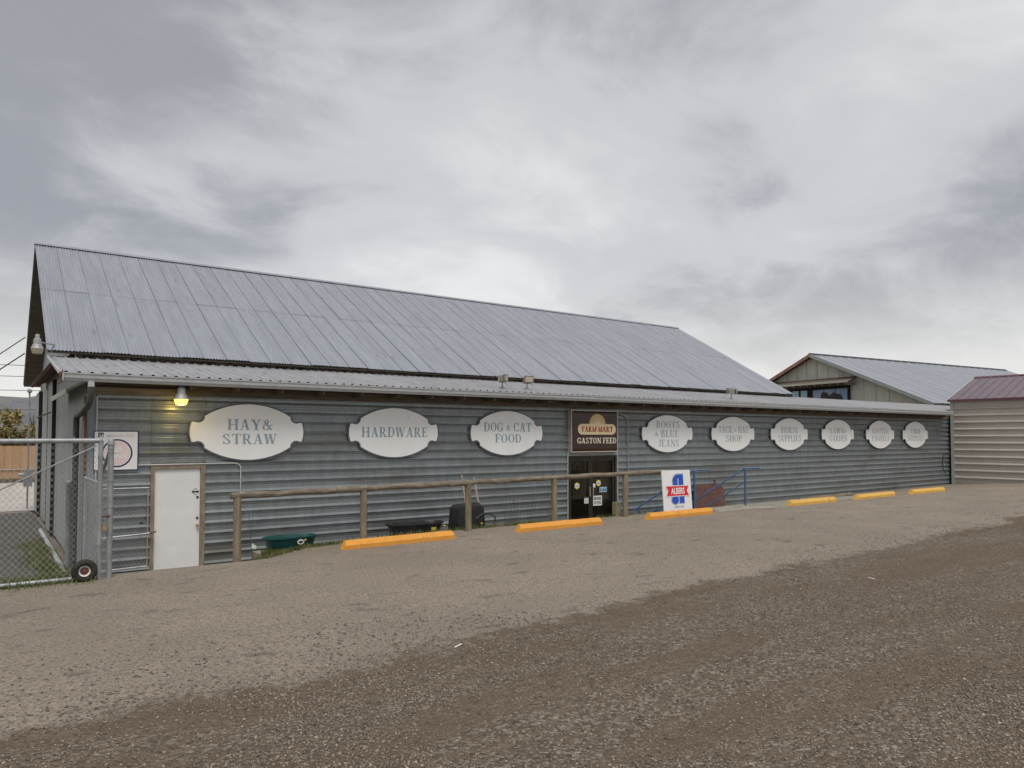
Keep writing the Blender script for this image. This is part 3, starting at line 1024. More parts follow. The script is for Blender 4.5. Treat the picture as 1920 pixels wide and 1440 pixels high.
# clerestory strip of rusty corrugated sheet between the two roofs
MB().box(MX0 + 0.5, MX1 - 0.4, 2.92, 3.02, 4.35, 4.80).build('clerestory_wall', 'dark_band', BARN, off=OFF)
cs = []
for k in range(0, 425):
    cs.append((MX0 + 0.5 + 0.067 * k / 1.0 * 0.5 * 2 / 1.0, 0))
strip = MB()
xs_ = np.arange(MX0 + 0.45, MX1 - 0.35, 0.0335)
for kz in (4.54, 4.72):
    for j, xx in enumerate(xs_):
        strip.v.append((float(xx), 2.78 + 0.012 * (1 if j % 4 in (0, 1) else -1), kz))
kk = len(xs_)
strip.f = [(i, i + 1, kk + i + 1, kk + i) for i in range(kk - 1)]
strip.build('clerestory_skirt', 'dark_band', BARN, off=OFF)


# left end wall (plane X = 1.54) of vertical sheets
def top_at(y):
    if y < EY:
        return LZ0 - 0.05 + (LZ1 - LZ0) * (y - LY0) / (LY1 - LY0) - 0.02
    if y < RY:
        return EZ - 0.09 + (RZ - EZ) * (y - EY) / (RY - EY)
    return EZ - 0.09 + (RZ - EZ) * (BY - y) / (BY - RY)


ew = MB()
ew.prism([(0.12, -0.3), (0.12, top_at(0.12)), (EY - .01, top_at(EY - .01)), (EY, top_at(EY) - .02), (RY, top_at(RY)), (BY, top_at(BY)), (BY, -0.3)], 1.58, 1.68)
end_wall = ew.build('end_wall', 'dark', BARN, off=OFF)
gaps = {7.2: 0.20, 9.0: 0.06, 13.2: 0.35}
y = 0.02
while y < BY - 0.05:
    w = 0.68
    for g in gaps:
        if y < g <= y + w:
            w = max(0.12, g - y)
    y1 = min(y + w, BY)
    prof = []
    nr = max(2, int(round((y1 - y) / 0.085)))
    pts = []
    for k in range(nr * 2 + 1):
        yy = lerp(y + 0.004, y1 - 0.004, k / (nr * 2))
        pts.append((1.565 - 0.016 * (k % 2), yy))
    mb = MB()
    for (xx, yy) in pts:
        mb.v.append((xx, yy, -0.03))
    for (xx, yy) in pts:
        mb.v.append((xx, yy, top_at(yy)))
    k = len(pts)
    mb.f = [(j, k + j, k + j + 1, j + 1) for j in range(k - 1)]
    mb.build('wall_sheet', 'endwall', end_wall, off=OFF)
    y = y1
    for g, gw in gaps.items():
        if abs(y - g) < 1e-6:
            y += gw
MB().prism([(0.12, -0.3), (0.12, 3.9), (EY, 4.4), (RY, RZ - .1), (BY, EZ - .1), (BY, -0.3)], 29.0, 29.1).build('far_gable_wall', 'old_wood', BARN, off=OFF)
MB().box(1.6, 46, BY - 0.1, BY, -0.3, EZ - 0.1).build('back_wall', 'old_wood', BARN, off=OFF)
for (yy, w_, z1_) in ((8.1, 0.085, 4.4), (11.0, 0.04, 4.3), (14.6, 0.11, 4.4)):
    MB().box(1.548 - w_, 1.546, yy, yy + 0.25, 0.0, z1_).build('door_edge_post', 'dark', BARN, off=OFF)  # near edge of the panel, its shadow put into the near-black colour
    MB().box(1.548 - w_, 1.546, yy + 0.26, yy + 2.0, 0.02, z1_ - 0.02).build('sliding_panel', 'endwall', BARN, off=OFF)
# pent strip across the gable and the pale hood over the side wall
MB().prism([(1.16, 4.42), (1.12, 4.45), (1.58, 4.68), (1.58, 4.62)], 3.2, 13.0, 'y').build('pent_strip', 'rust', BARN, off=OFF)
for k in range(14):
    yy = 3.2 + 0.7 * k
    MB().prism([(1.10, 4.455), (1.10, 4.463), (1.58, 4.70), (1.58, 4.69)], yy, yy + 0.68, 'y').build('pent_sheet', 'roof', BARN, off=OFF)
MB().prism([(1.20, 3.66), (1.20, 3.70), (1.60, 3.90), (1.60, 3.85)], 0.05, 4.3, 'y').build('side_hood', 'hood', BARN, off=OFF)
MB().prism([(1.19, 3.60), (1.19, 3.705), (1.21, 3.705), (1.21, 3.60)], 0.05, 4.3, 'y').build('hood_fascia', 'hood', BARN, off=OFF)
MB().tube([(1.2, 10.6, 3.35), (1.2, 4.5, 3.35)], 0.02, 6).build('bracket_arm', 'rust', BARN, off=OFF)
MB().lathe((1.40, 1.6, 0), [(0.055, -0.05), (0.055, 1.72), (0.07, 1.74), (0.07, 1.80), (0.03, 1.84)], 12).build('steel_guard_pipe', 'galv', BARN, off=OFF, smooth=True)
MB().tube([(1.28, -0.3, 0.05), (1.28, 9.0, 0.03)], 0.05, 8).build('ground_pipe', 'gutter', BARN, off=OFF, smooth=True)

# white side door
dr = MB().box(2.775, 3.655, -0.01, 0.04, 0.015, 2.085)
door = dr.build('white_door', 'white_door', BARN, off=OFF)
door['label'] = 'plain white steel door'
fr = MB()
fr.box(2.695, 2.772, -0.05, 0.06, -0.02, 2.20)
fr.box(3.658, 3.752, -0.05, 0.06, -0.02, 2.20)
fr.box(2.772, 3.658, -0.048, 0.06, 2.09, 2.20)
fr.build('door_frame', 'frame_tan', BARN, off=OFF)
MB().lathe((3.605, 0, 0.885), [(0.0, -0.085), (0.028, -0.08), (0.034, -0.06), (0.024, -0.045), (0.012, -0.035), (0.012, -0.014), (0.032, -0.013), (0.032, -0.0105)], 14, 'y').build('door_knob', 'brass', door, off=OFF, smooth=True)
for zz in (1.04, 1.478):
    MB().lathe((3.607, 0, zz), [(0.0, -0.022), (0.024, -0.022), (0.028, -0.0105)], 14, 'y').build('lock_cylinder', 'dark_hole', door, off=OFF)
sb = plate([(3.50, 1.595), (3.565, 1.665), (3.63, 1.595), (3.565, 1.525)], -0.0125, -0.0105)
sb.build('diamond_sticker', 'sticker_w', door, off=OFF)
sb = MB()
for a, b in (((3.50, 1.595), (3.565, 1.665)), ((3.565, 1.665), (3.63, 1.595)), ((3.63, 1.595), (3.565, 1.525)), ((3.565, 1.525), (3.50, 1.595))):
    sb.tube([(a[0], -0.0135, a[1]), (b[0], -0.0135, b[1])], 0.004, 4)
sb.build('sticker_outline', 'ink', door, off=OFF)
MB().box(3.495, 3.635, -0.0165, -0.0145, 1.58, 1.61).build('sticker_band', 'ink', door, off=OFF)

# glass entrance doors
GL = MB()
GL.box(13.89, 13.95, -0.03, 0.08, 0.0, 2.185)
GL.box(15.81, 15.87, -0.03, 0.08, 0.0, 2.185)
GL.box(13.95, 15.81, -0.028, 0.08, 2.12, 2.185)
GL.build('entrance_frame', 'bronze', BARN, off=OFF)
MB().box(13.845, 13.885, -0.05, -0.012, -0.02, 2.19).build('entrance_trim', 'trim_grey', BARN, off=OFF)
MB().box(15.875, 15.925, -0.05, -0.012, -0.02, 2.19).build('entrance_trim', 'trim_grey', BARN, off=OFF)
for (a, b) in ((13.955, 14.80), (14.812, 15.80)):
    lf = MB()
    lf.box(a, a + 0.075, 0.0, 0.05, 0.02, 2.115)
    lf.box(b - 0.075, b, 0.0, 0.05, 0.02, 2.115)
    lf.box(a + 0.075, b - 0.075, 0.002, 0.048, 2.03, 2.115)
    lf.box(a + 0.075, b - 0.075, 0.002, 0.048, 0.02, 0.20)
    leaf = lf.build('glass_door', 'bronze', BARN, off=OFF)
    MB().box(a + 0.075, b - 0.075, 0.022, 0.028, 0.20, 2.03).build('pane', 'glass', leaf, off=OFF)
    MB().tube([(a + 0.06 if a > 14.5 else b - 0.06, -0.05, 0.95), (a + 0.06 if a > 14.5 else b - 0.06, -0.05, 1.25)], 0.012, 6).build('pull_handle', 'alu', leaf, off=OFF)
MB().box(14.02, 14.68, 0.05, 0.10, 0.22, 0.98).build('dark_panel', 'dark', BARN, off=OFF)

# dim shop floor just inside
MB().box(1.7, 30, 0.13, 16.0, -0.08, -0.02).build('shop_floor', 'old_wood', BARN, off=OFF)
MB().box(12.0, 18.0, 3.6, 3.7, 0, 2.6).build('shop_partition', 'old_wood', BARN, off=OFF)
sid = 0
for (sx, sy, label) in ((13.75, 2.4, 'shop shelf with dim goods behind the left glass door'), (15.35, 2.8, 'shop shelf with dim goods behind the right glass door')):
    sh = empty('shop_shelf', (sx, sy, 0))
    tag(sh, label, 'shelf')
    for zz in (0.3, 0.8, 1.3, 1.75):
        MB().box(-0.7, 0.7, -0.2, 0.2, zz, zz + 0.03).build('shelf_board', 'pale_wood', sh)
    for s in (-0.7, 0.7):
        MB().box(s - 0.02, s + 0.02, -0.2, 0.2, -0.02, 2.0).build('upright', 'old_wood', sh)
    side = 'left' if sx < 14.5 else 'right'
    for bi, zz in enumerate((0.83, 1.33)):
        for ci, (m, cn) in enumerate((('stock_a', 'tan'), ('stock_c', 'white'), ('stock_b', 'red'), ('stock_d', 'green'))):
            w = random.uniform(0.18, 0.28)
            bo = MB().box(0, w, -0.12, 0.12, 0, random.uniform(0.2, 0.36)).build('carton', m, None, (sx - 0.62 + 0.32 * ci, sy, zz + 0.001))
            tag(bo, cn + ' carton on the ' + ('middle', 'upper')[bi] + ' board behind the ' + side + ' glass door', 'carton', 'cartons on the shop shelves')

# ================================================================== oval department signs
def sign_outline(grow=0.0):
    pts = []

    def arc(cx, cy, r, a0, a1, n):
        for k in range(n + 1):
            a = R(lerp(a0, a1, k / n))
            pts.append((cx + r * math.cos(a), cy + r * math.sin(a)))
    # built for the right upper quadrant then mirrored
    quad = []
    Rt = 1.70
    a_end = math.degrees(math.asin(0.92 / Rt))
    for k in range(9):
        a = R(90 - a_end * k / 8)
        quad.append((Rt * math.cos(a), Rt * math.sin(a) + 0.61 - Rt))
    bx, by, br = 1.055, 0.335, 0.14
    a0 = math.degrees(math.atan2(quad[-1][1] - by, quad[-1][0] - bx))
    for k in range(1, 9):
        a = R(lerp(a0, 300, k / 8))
        quad.append((bx + br * math.cos(a), by + br * math.sin(a)))
    quad.append((1.182, 0.212))
    Rl = 0.57
    a1 = math.degrees(math.asin(0.205 / Rl))
    for k in range(1, 6):
        a = R(a1 * (1 - k / 5))
        quad.append((1.22 - Rl + Rl * math.cos(a), Rl * math.sin(a)))
    full = quad[:]
    full += [(x, -y) for x, y in quad[::-1][1:]]
    full += [(-x, -y) for x, y in quad[1:]]
    full += [(-x, y) for x, y in quad[::-1][1:-1]]
    if grow:
        out = []
        n = len(full)
        for i in range(n):
            p0, p1, p2 = full[i - 1], full[i], full[(i + 1) % n]
            d = Vector((p2[0] - p0[0], p2[1] - p0[1])).normalized()
            out.append((p1[0] - d.y * grow, p1[1] + d.x * grow))
        return out
    return full


face_o = sign_outline()
rim_o = sign_outline(0.034)
SIGNS = [
    (4.64, 'letter_a', [('HAY&', -.46, .52, .045, .28), ('STRAW', -.56, .61, -.265, -.04)], 'white oval sign with notched corners reading HAY & STRAW'),
    (8.20, 'letter_a', [('HARDWARE', -.90, .92, -.11, .137)], 'white oval sign with notched corners reading HARDWARE'),
    (11.66, 'letter_a', [('DOG & CAT', -.80, .82, .043, .287), ('FOOD', -.43, .46, -.262, -.03)], 'white oval sign with notched corners reading DOG & CAT FOOD'),
    (18.18, 'letter_b', [('BOOTS', -.56, .58, .19, .42), ('& BLUE', -.63, .52, -.113, .12), ('JEANS', -.47, .53, -.427, -.196)], 'white oval sign with faded letters reading BOOTS & BLUE JEANS'),
    (21.63, 'letter_b', [('TACK & HAT', -.85, .86, .04, .277), ('SHOP', -.44, .46, -.277, -.04)], 'white oval sign with faded letters reading TACK & HAT SHOP'),
    (25.09, 'letter_b', [('HORSE', -.57, .56, .04, .277), ('SUPPLIES', -.76, .77, -.277, -.04)], 'white oval sign with faded letters reading HORSE SUPPLIES'),
    (28.54, 'letter_c', [('LAWN&', -.60, .62, .04, .277), ('GARDEN', -.65, .67, -.277, -.04)], 'white oval sign with very faded letters reading LAWN & GARDEN'),
    (31.99, 'letter_c', [('GATES&', -.70, .71, .04, .277), ('PANNELS', -.73, .77, -.277, -.04)], 'white oval sign with very faded letters reading GATES & PANNELS'),
    (35.23, 'letter_c', [('FARM', -.44, .46, .04, .277), ('SUPPLIES', -.77, .81, -.277, -.04)], 'white oval sign reading FARM SUPPLIES, the last one by the tan shed'),
]
for (sx, lm, lines, label) in SIGNS:
    s = empty('oval_sign', (sx, -0.045, 2.86))
    tag(s, label, 'sign', 'oval department signs along the front wall')
    plate(rim_o, -0.03, 0.0).build('backing_board', 'sign_rim', s)
    plate(face_o, -0.040, -0.0305).build('sign_face', 'white_sign', s)
    for (txt, u0, u1, v0, v1) in lines:
        serif(txt, u0, u1, v0, v1, -0.0415, T=0.19, t=0.062, small='&' if txt != 'HAY&' else '').build('lettering', lm, s)

# ================================================================== brown box sign over the entrance
s = empty('box_sign', (14.84, -0.015, 2.295))
tag(s, 'brown lightbox sign with rising sun reading FARM MART GASTON FEED over the entrance', 'sign')
W2, H = 0.95, 1.265
MB().box(-W2, W2, -0.12, 0.0, 0, H).build('sign_box', 'alu', s)
fr = MB()
for (a, b, c, d) in ((-W2, -W2 + .03, 0, H), (W2 - .03, W2, 0, H), (-W2 + .03, W2 - .03, 0, .03), (-W2 + .03, W2 - .03, H - .03, H)):
    fr.box(a, b, -0.165, -0.12, c, d)
fr.build('sign_frame', 'alu', s)
fb = MB()
a, b, c, d = -W2 + .03, W2 - .03, .03, H - .03
fb.add([(a, -0.15, c), (b, -0.15, c), (b, -0.15, d), (a, -0.15, d), (a + .09, -0.172, c + .07), (b - .03, -0.172, c + .07), (b - .03, -0.172, d - .06), (a + .09, -0.172, d - .06)],
       [(4, 5, 6, 7), (0, 1, 5, 4), (1, 2, 6, 5), (2, 3, 7, 6), (3, 0, 4, 7)])
face = fb.build('sign_face', 'brown_sign', s)
pill = [(0.066 + 0.775 - 0.16, 0.686 - 0.16)]
pill = []
for k in range(13):
    an = R(-90 + 180 * k / 12)
    pill.append((0.066 + 0.615 + 0.16 * math.cos(an), 0.69 + 0.16 * math.sin(an)))
for k in range(13):
    an = R(90 + 180 * k / 12)
    pill.append((0.066 - 0.615 + 0.16 * math.cos(an), 0.69 + 0.16 * math.sin(an)))
plate(ellipse(0.085, 0.84, 0.33, 0.31, 28, 0, 180), -0.176, -0.173).build('sun_dome', 'sunface', face)
plate(ellipse(0.085, 0.845, 0.135, 0.13, 20, 0, 180), -0.181, -0.1775).build('sun_disc', 'cream', face)
rays = MB()
for k in range(11):
    an = R(9 + 162 * k / 10)
    c_, s_ = math.cos(an), math.sin(an)
    px, pz = -s_ * 0.016, c_ * 0.016
    cx, cz = 0.085, 0.845
    rays.poly([(cx + .165 * c_ - px, -0.179, cz + .16 * s_ - pz), (cx + .25 * c_, -0.179, cz + .24 * s_), (cx + .165 * c_ + px, -0.179, cz + .16 * s_ + pz)][::-1])
rays.build('sun_rays', 'cream', face)
plate(pill, -0.186, -0.182).build('name_band', 'cream', face)
serif('FARM.MART', -0.56, 0.71, 0.61, 0.775, -0.1875, T=0.24, t=0.12, gap=0.05).build('lettering', 'red_letter', face)
serif('GASTON FEED', -0.73, 0.87, 0.265, 0.435, -0.1745, T=0.19, t=0.105, gap=0.08).build('lettering', 'cream_letter', face)
MB().tube([(15.80, -0.06, 3.53), (16.1, -0.05, 3.45), (16.30, -0.05, 3.38), (16.35, -0.05, 3.25), (16.35, -0.05, 1.0)], 0.016, 6).build('sign_conduit', 'galv', BARN, off=OFF, smooth=True)

# ---- stickers and notices on the entrance glass (things fixed to the doors)
def hexagon(cx, cz, rx, rz):
    return [(cx + rx * math.cos(R(30 + 60 * k)), cz + rz * math.sin(R(30 + 60 * k))) for k in range(6)]


for (cx, cz, lab) in ((14.26, 1.29, 'yellow and white hexagon decal on the left glass door'), (15.13, 1.343, 'yellow and white hexagon decal on the right glass door')):
    t = empty('hexagon_decal', (cx, 0.0, cz))
    tag(t, lab, 'decal')
    plate(hexagon(0, 0, 0.105, 0.105), -0.003, 0.0).build('decal_face', 'sticker_y', t)
    MB().box(-0.09, 0.09, -0.0055, -0.0035, -0.045, 0.045).build('decal_band', 'sticker_w', t)
    sans('NAPA', -0.07, 0.07, -0.028, 0.028, -0.0065, bold=0.02).build('lettering', 'sticker_p', t)
t = empty('dog_notice', (15.085, 0.0, 0.81))
tag(t, 'white BEWARE OF DOG notice on the right glass door', 'notice')
MB().box(-0.18, 0.18, -0.008, -0.002, -0.15, 0.15).build('notice_card', 'sticker_w', t)
sans('BEWARE', -0.145, 0.145, 0.02, 0.115, -0.0095, bold=0.03).build('lettering', 'ink', t)
sans('OF DOG', -0.145, 0.145, -0.11, -0.015, -0.0095, bold=0.03).build('lettering', 'ink', t)
t = empty('pale_blue_decal', (15.32, 0.0, 1.137))
tag(t, 'pale blue rectangular decal on the right glass door', 'decal')
MB().box(-0.155, 0.155, -0.006, -0.002, -0.08, 0.08).build('decal_face', 'sticker_b', t)
dk = MB()
for k, xx in enumerate((-0.12, -0.06, 0.0, 0.06, 0.10)):
    dk.box(xx, xx + 0.03, -0.0085, -0.0065, -0.05, 0.04 - 0.02 * (k % 2))
dk.build('decal_print', 'sticker_p', t)
t = tag(MB().box(-0.045, 0.045, -0.006, -0.002, -0.06, 0.06).build('paper_notice', 'sticker_w', None, (14.95, 0, 1.274)), 'small white paper notice high on the right glass door', 'notice')
t = empty('hours_notice', (14.63, 0.0, 0.83))
tag(t, 'grey striped card low on the left glass door', 'notice')
for k in range(3):
    MB().box(-0.08 + 0.06 * k, -0.04 + 0.06 * k, -0.006, -0.002, -0.085, 0.085).build('card_strip', 'neon', t)
# unlit neon OPEN sign hanging inside the left leaf
t = empty('open_sign', (14.36, 0.075, 1.90))
tag(t, 'unlit outline OPEN sign inside the left glass door', 'sign')
bd = MB()
P4 = [(-0.33, -0.125), (0.33, -0.125), (0.33, 0.125), (-0.33, 0.125)]
for k in range(4):
    p, q2 = P4[k], P4[(k + 1) % 4]
    bd.tube([(p[0], 0, p[1]), (q2[0], 0, q2[1])], 0.008, 5)
bd.build('border_tube', 'neon', t)
let = MB()
let.tube([(x_, 0, z_) for x_, z_ in ellipse(-0.22, 0, 0.07, 0.085, 16)] + [(-0.15, 0, 0)], 0.014, 5)
let.tube([(-0.12, 0, -0.085), (-0.12, 0, 0.085), (-0.03, 0, 0.085), (0.0, 0, 0.045), (-0.03, 0, 0.0), (-0.12, 0, 0.0)], 0.014, 5)
let.tube([(0.13, 0, 0.085), (0.03, 0, 0.085), (0.03, 0, -0.085), (0.13, 0, -0.085)], 0.014, 5)
let.tube([(0.03, 0, 0.0), (0.11, 0, 0.0)], 0.014, 5)
let.tube([(0.17, 0, -0.085), (0.17, 0, 0.085), (0.28, 0, -0.085), (0.28, 0, 0.085)], 0.014, 5)
let.build('letter_tubes', 'neon', t)

# ================================================================== square sign at the left corner
s = empty('square_sign', (2.068, -0.045, 2.083))
tag(s, 'square white sign with a navy ring and faded pink disc reading MANNA PRO', 'sign')
MB().box(-0.396, 0.396, -0.02, 0.0, 0, 0.792).build('sign_board', 'navy', s)
MB().box(-0.385, 0.372, -0.0245, -0.0205, 0.018, 0.772).build('sign_face', 'board_white', s)
plate(ellipse(0.01, 0.345, 0.275, 0.282, 40), -0.027, -0.025).build('ring', 'navy', s)
plate(ellipse(0.01, 0.345, 0.243, 0.25, 40), -0.0295, -0.0275).build('ring_gap', 'board_white', s)
plate(ellipse(0.01, 0.345, 0.225, 0.232, 40), -0.032, -0.030).build('disc', 'pink', s)
sans('Calf-', -0.15, 0.13, 0.37, 0.49, -0.0335, bold=0.02).build('lettering', 'board_white', s)
sans('Manna', -0.18, 0.19, 0.25, 0.345, -0.0335, bold=0.02).build('lettering', 'board_white', s)
sans('MANNA PRO', -0.17, 0.315, 0.667, 0.717, -0.0265, bold=0.03).build('lettering', 'pale_pink', s)
lg = MB()
lg.box(-0.325, -0.30, -0.027, -0.0255, 0.66, 0.735)
lg.box(-0.285, -0.262, -0.027, -0.0255, 0.68, 0.735)
lg.box(-0.325, -0.235, -0.0285, -0.0272, 0.735, 0.755)
lg.box(-0.247, -0.228, -0.027, -0.0255, 0.70, 0.735)
lg.box(-0.255, -0.232, -0.027, -0.0255, 0.662, 0.68)
lg.build('emblem', 'ink', s)

# conduit bend beside the white door
MB().tube([(1.73, -0.05, 2.18), (4.36, -0.05, 2.18), (4.43, -0.05, 2.16), (4.475, -0.05, 2.11), (4.48, -0.05, 2.04), (4.48, -0.05, 0.4)], 0.015, 8).build('conduit', 'gutter', BARN, off=OFF, smooth=True)

# ================================================================== lamps
def yard_lamp(loc, label, lit):
    t = empty('yard_lamp', loc)
    tag(t, label, 'lamp')
    MB().lathe((0, 0, 0), [(0.045, 0.33), (0.05, 0.33), (0.05, 0.40), (0.035, 0.425)], 12).build('photocell', 'lamp_blue' if lit else 'light_grey', t, smooth=True)
    MB().lathe((0, 0, 0), [(0.055, 0.335), (0.08, 0.32), (0.09, 0.20), (0.105, 0.185), (0.11, 0.165)], 16).build('housing', 'light_grey', t, smooth=True)
    MB().lathe((0, 0, 0), [(0.108, 0.165), (0.135, 0.115), (0.14, 0.10)], 16).build('reflector', 'light_grey', t, smooth=True)
    MB().lathe((0, 0, 0), [(0.138, 0.098), (0.105, -0.01), (0.06, -0.02)], 16).build('lens', 'lens_lit' if lit else 'lens_dull', t, smooth=True)
    return t


yl = yard_lamp((3.16, -0.50, 3.42), 'lit yellow barn lamp under the gutter left of the hay and straw sign', True)
MB().tube([(0, 0.05, 0.24), (0, 0.46, 0.24)], 0.022, 8).build('arm', 'light_grey', yl)
ld = bpy.data.lights.new('lamp_glow', 'POINT')
ld.energy = 4.5
ld.color = (1.0, 0.70, 0.16)
ld.shadow_soft_size = 0.08
lo = bpy.data.objects.new('lamp_glow', ld)
COL.objects.link(lo)
lo.parent = yl
lo.location = (0, 0.0, -0.06)
yl2 = yard_lamp((0.75, 0.9, 4.43), 'unlit grey barn lamp on an arm at the gable end', False)
yl2.scale = (0.8, 0.8, 0.9)
MB().tube([(0.05, 0.02, 0.25), (0.40, 0.6, 0.27), (0.41, 2.1, 0.24)], 0.018, 8).build('arm', 'galv', yl2)


def flood(loc, rz, label, twin, tilt=0.0):
    t = empty('flood_lamp', loc, rz)
    t.scale = (0.85, 0.85, 0.9)
    tag(t, label, 'flood lamp')
    MB().lathe((0, 0, 0), [(0.055, -0.06), (0.055, 0.03), (0.03, 0.05)], 10).build('base', 'galv', t, smooth=True)
    MB().tube([(0, 0, 0.03), (0, 0, 0.20)], 0.018, 8).build('stem', 'flood', t)
    hd = MB()
    hd.add([(-0.17, -0.14, 0.20), (0.17, -0.14, 0.20), (0.17, -0.14, 0.40), (-0.17, -0.14, 0.40), (-0.11, 0.08, 0.17), (0.11, 0.08, 0.17), (0.11, 0.08, 0.35), (-0.11, 0.08, 0.35)],
           [(0, 1, 2, 3), (5, 4, 7, 6), (4, 0, 3, 7), (1, 5, 6, 2), (3, 2, 6, 7), (4, 5, 1, 0)])
    head = hd.build('head', 'flood', t)
    MB().box(-0.15, 0.15, -0.15, -0.142, 0.215, 0.385).build('lens', 'lens_dull', head)
    MB().box(-0.185, 0.185, -0.155, -0.10, 0.40, 0.413).build('visor', 'flood', head)
    if twin:
        MB().box(-0.24, -0.18, -0.09, 0.07, 0.19, 0.37).build('ballast_box', 'flood', t)
    MB().tube([(0.08, 0.05, 0.22), (0.42, -0.32, -0.04)], 0.012, 6).build('brace', 'gutter', t)
    return t


def lz(y):
    return LZ0 + (LZ1 - LZ0) * (y - LY0) / (LY1 - LY0)


flood((11.67, 0.2, lz(0.2) + 0.03), R(35), 'tan flood lamp on the low roof, left one of the pair', True)
flood((12.54, 0.2, lz(0.2) + 0.03), R(-5), 'tan flood lamp on the low roof, right one of the pair', False)
flood((21.9, 0.2, lz(0.2) + 0.06), R(150), 'lone tan flood lamp on the low roof above the faded signs', True)

# ================================================================== log rail
rail = empty('log_rail', (3.81, -2.3, 0))
tag(rail, 'weathered log hitching rail on five posts in front of the wall', 'rail fence')
for k, px in enumerate((3.81, 6.36, 8.95, 11.5, 13.98)):
    tz = 1.60 + 0.011 * (px - 3.8)
    r0 = 0.072
    g0 = ground_z(px, -2.3)
    MB().tube([(px + 0.01, -2.3, g0 - 0.15), (px, -2.3, g0 + 0.3), (px, -2.3, g0 + 0.8), (px - 0.005, -2.3, tz + 0.02)], [r0 * 1.12, r0 * 1.03, r0, r0 * 0.97], 12).build('post', 'post', rail, off=(3.81, -2.3, 0), smooth=True)
js = [3.68, 5.75, 8.43, 11.12, 13.63, 15.50]
for k in range(5):
    a, b = js[k] + 0.004, js[k + 1] - 0.004
    za, zb = 1.645 + 0.011 * (a - 3.8), 1.645 + 0.011 * (b - 3.8)
    n = 7
    pts = [(lerp(a, b, j / n), -2.3 + 0.012 * math.sin(j * 2.1 + k), lerp(za, zb, j / n) + 0.008 * math.sin(j * 1.7 + k * 2)) for j in range(n + 1)]
    MB().tube(pts, [0.062 + 0.006 * math.sin(j * 1.3 + k) for j in range(n + 1)], 12).build('rail_log', 'log', rail, off=(3.81, -2.3, 0), smooth=True)

# ================================================================== parking stops
def stop_mesh(L, seed):
    r_ = random.Random(seed)
    prof_ = [(-0.085, 0.0), (-0.09, 0.09), (-0.045, 0.175), (0.045, 0.175), (0.09, 0.09), (0.085, 0.0)]
    mb = MB()
    n = 10
    for j in range(n + 1):
        xx = -L / 2 + L * j / n
        e_ = 0.0
        for (a, b) in prof_:
            x2 = xx
            if j in (0, n):
                x2 = xx + (0.055 * (b / 0.175)) * (1 if j == 0 else -1)
            mb.v.append((x2, a + r_.uniform(-.002, .002), b + r_.uniform(-.002, .002)))
    k = len(prof_)
    for j in range(n):
        for i_ in range(k - 1):
            a = j * k + i_
            mb.f.append((a, a + 1, a + k + 1, a + k))
    mb.f.append(tuple(range(k)))
    mb.f.append(tuple(n * k + i_ for i_ in range(k))[::-1])
    return mb


STOPS = [(5.47, 7.95, 'stop', 'bright orange parking stop nearest the gate, in front of the black tub'),
         (9.61, 12.13, 'stop', 'bright orange parking stop in front of the glass entrance doors'),
         (13.75, 16.33, 'stop', 'bright orange parking stop under the red and blue feed board'),
         (20.02, 22.60, 'stop_y', 'yellow parking stop with the dark log lying behind it'),
         (23.9, 26.52, 'stop_y', 'yellow parking stop second from the tan shed'),
         (27.8, 30.40, 'stop_y', 'yellow parking stop nearest the tan shed')]
for k, (a, b, m, lab) in enumerate(STOPS):
    yy = -3.3
    za, zb = ground_z(a, yy), ground_z(b, yy)
    o = stop_mesh(b - a, k).build('parking_stop', m, None, ((a + b) / 2, yy, (za + zb) / 2 - 0.006))
    o.rotation_euler = (0, -math.atan2(zb - za, b - a), R((0.4, -0.5, 0.6, -0.3, 0.5, -0.6)[k]))
    tag(o, lab, 'parking stop', 'parking stops along the edge of the yard')

# ================================================================== feed board leaning on the rail end
s = empty('feed_board', (15.75, -2.60, ground_z(15.75, -2.6) - 0.005))
tag(s, 'white board with a blue letter A and red ribbon reading ALBERS', 'sign')
s.rotation_euler = (R(-5.0), R(0.6), 0)
MB().box(-0.59, 0.59, -0.03, 0.0, 0.03, 1.22).build('board', 'board_white', s)


def stroke_A(g, y):
    """the tall rounded letter: two legs joined by an arch, left foot ending in a ball"""
    mb = MB()
    q = []
    q.append([(-0.17 - g, 0.42), (0.02 + g, 0.42), (0.02 + g, 0.95), (-0.17 - g, 0.95)])
    q.append([(0.07 - g, 0.29 - g), (0.27 + g, 0.29 - g), (0.27 + g, 1.10 + g), (0.07 - g, 1.10 + g)])
    for k, pts in enumerate(q):
        mb.poly([(a, y - 0.0003 * k, b) for a, b in pts])
    # arch from left leg to top right
    arch = [(-0.17 - g, 0.94)]
    for j in range(9):
        an = R(180 - 90 * j / 8)
        arch.append((0.03 + (0.20 + g) * math.cos(an), 0.90 + (0.20 + g) * math.sin(an)))
    arch += [(0.08, 1.10 + g), (0.08, 0.98 - g), (0.02 + g, 0.97 - g), (0.02 + g, 0.94)]
    mb.poly([(a, y - 0.0009, b) for a, b in arch][::-1])
    mb.poly([(a, y - 0.0012, b) for a, b in ellipse(-0.11, 0.38, 0.145 + g, 0.115 + g, 20)])
    mb.poly([(-0.02, y - 0.0015, 0.66), (0.10, y - 0.0015, 0.66), (0.10, y - 0.0015, 0.76), (-0.02, y - 0.0015, 0.76)])
    return mb


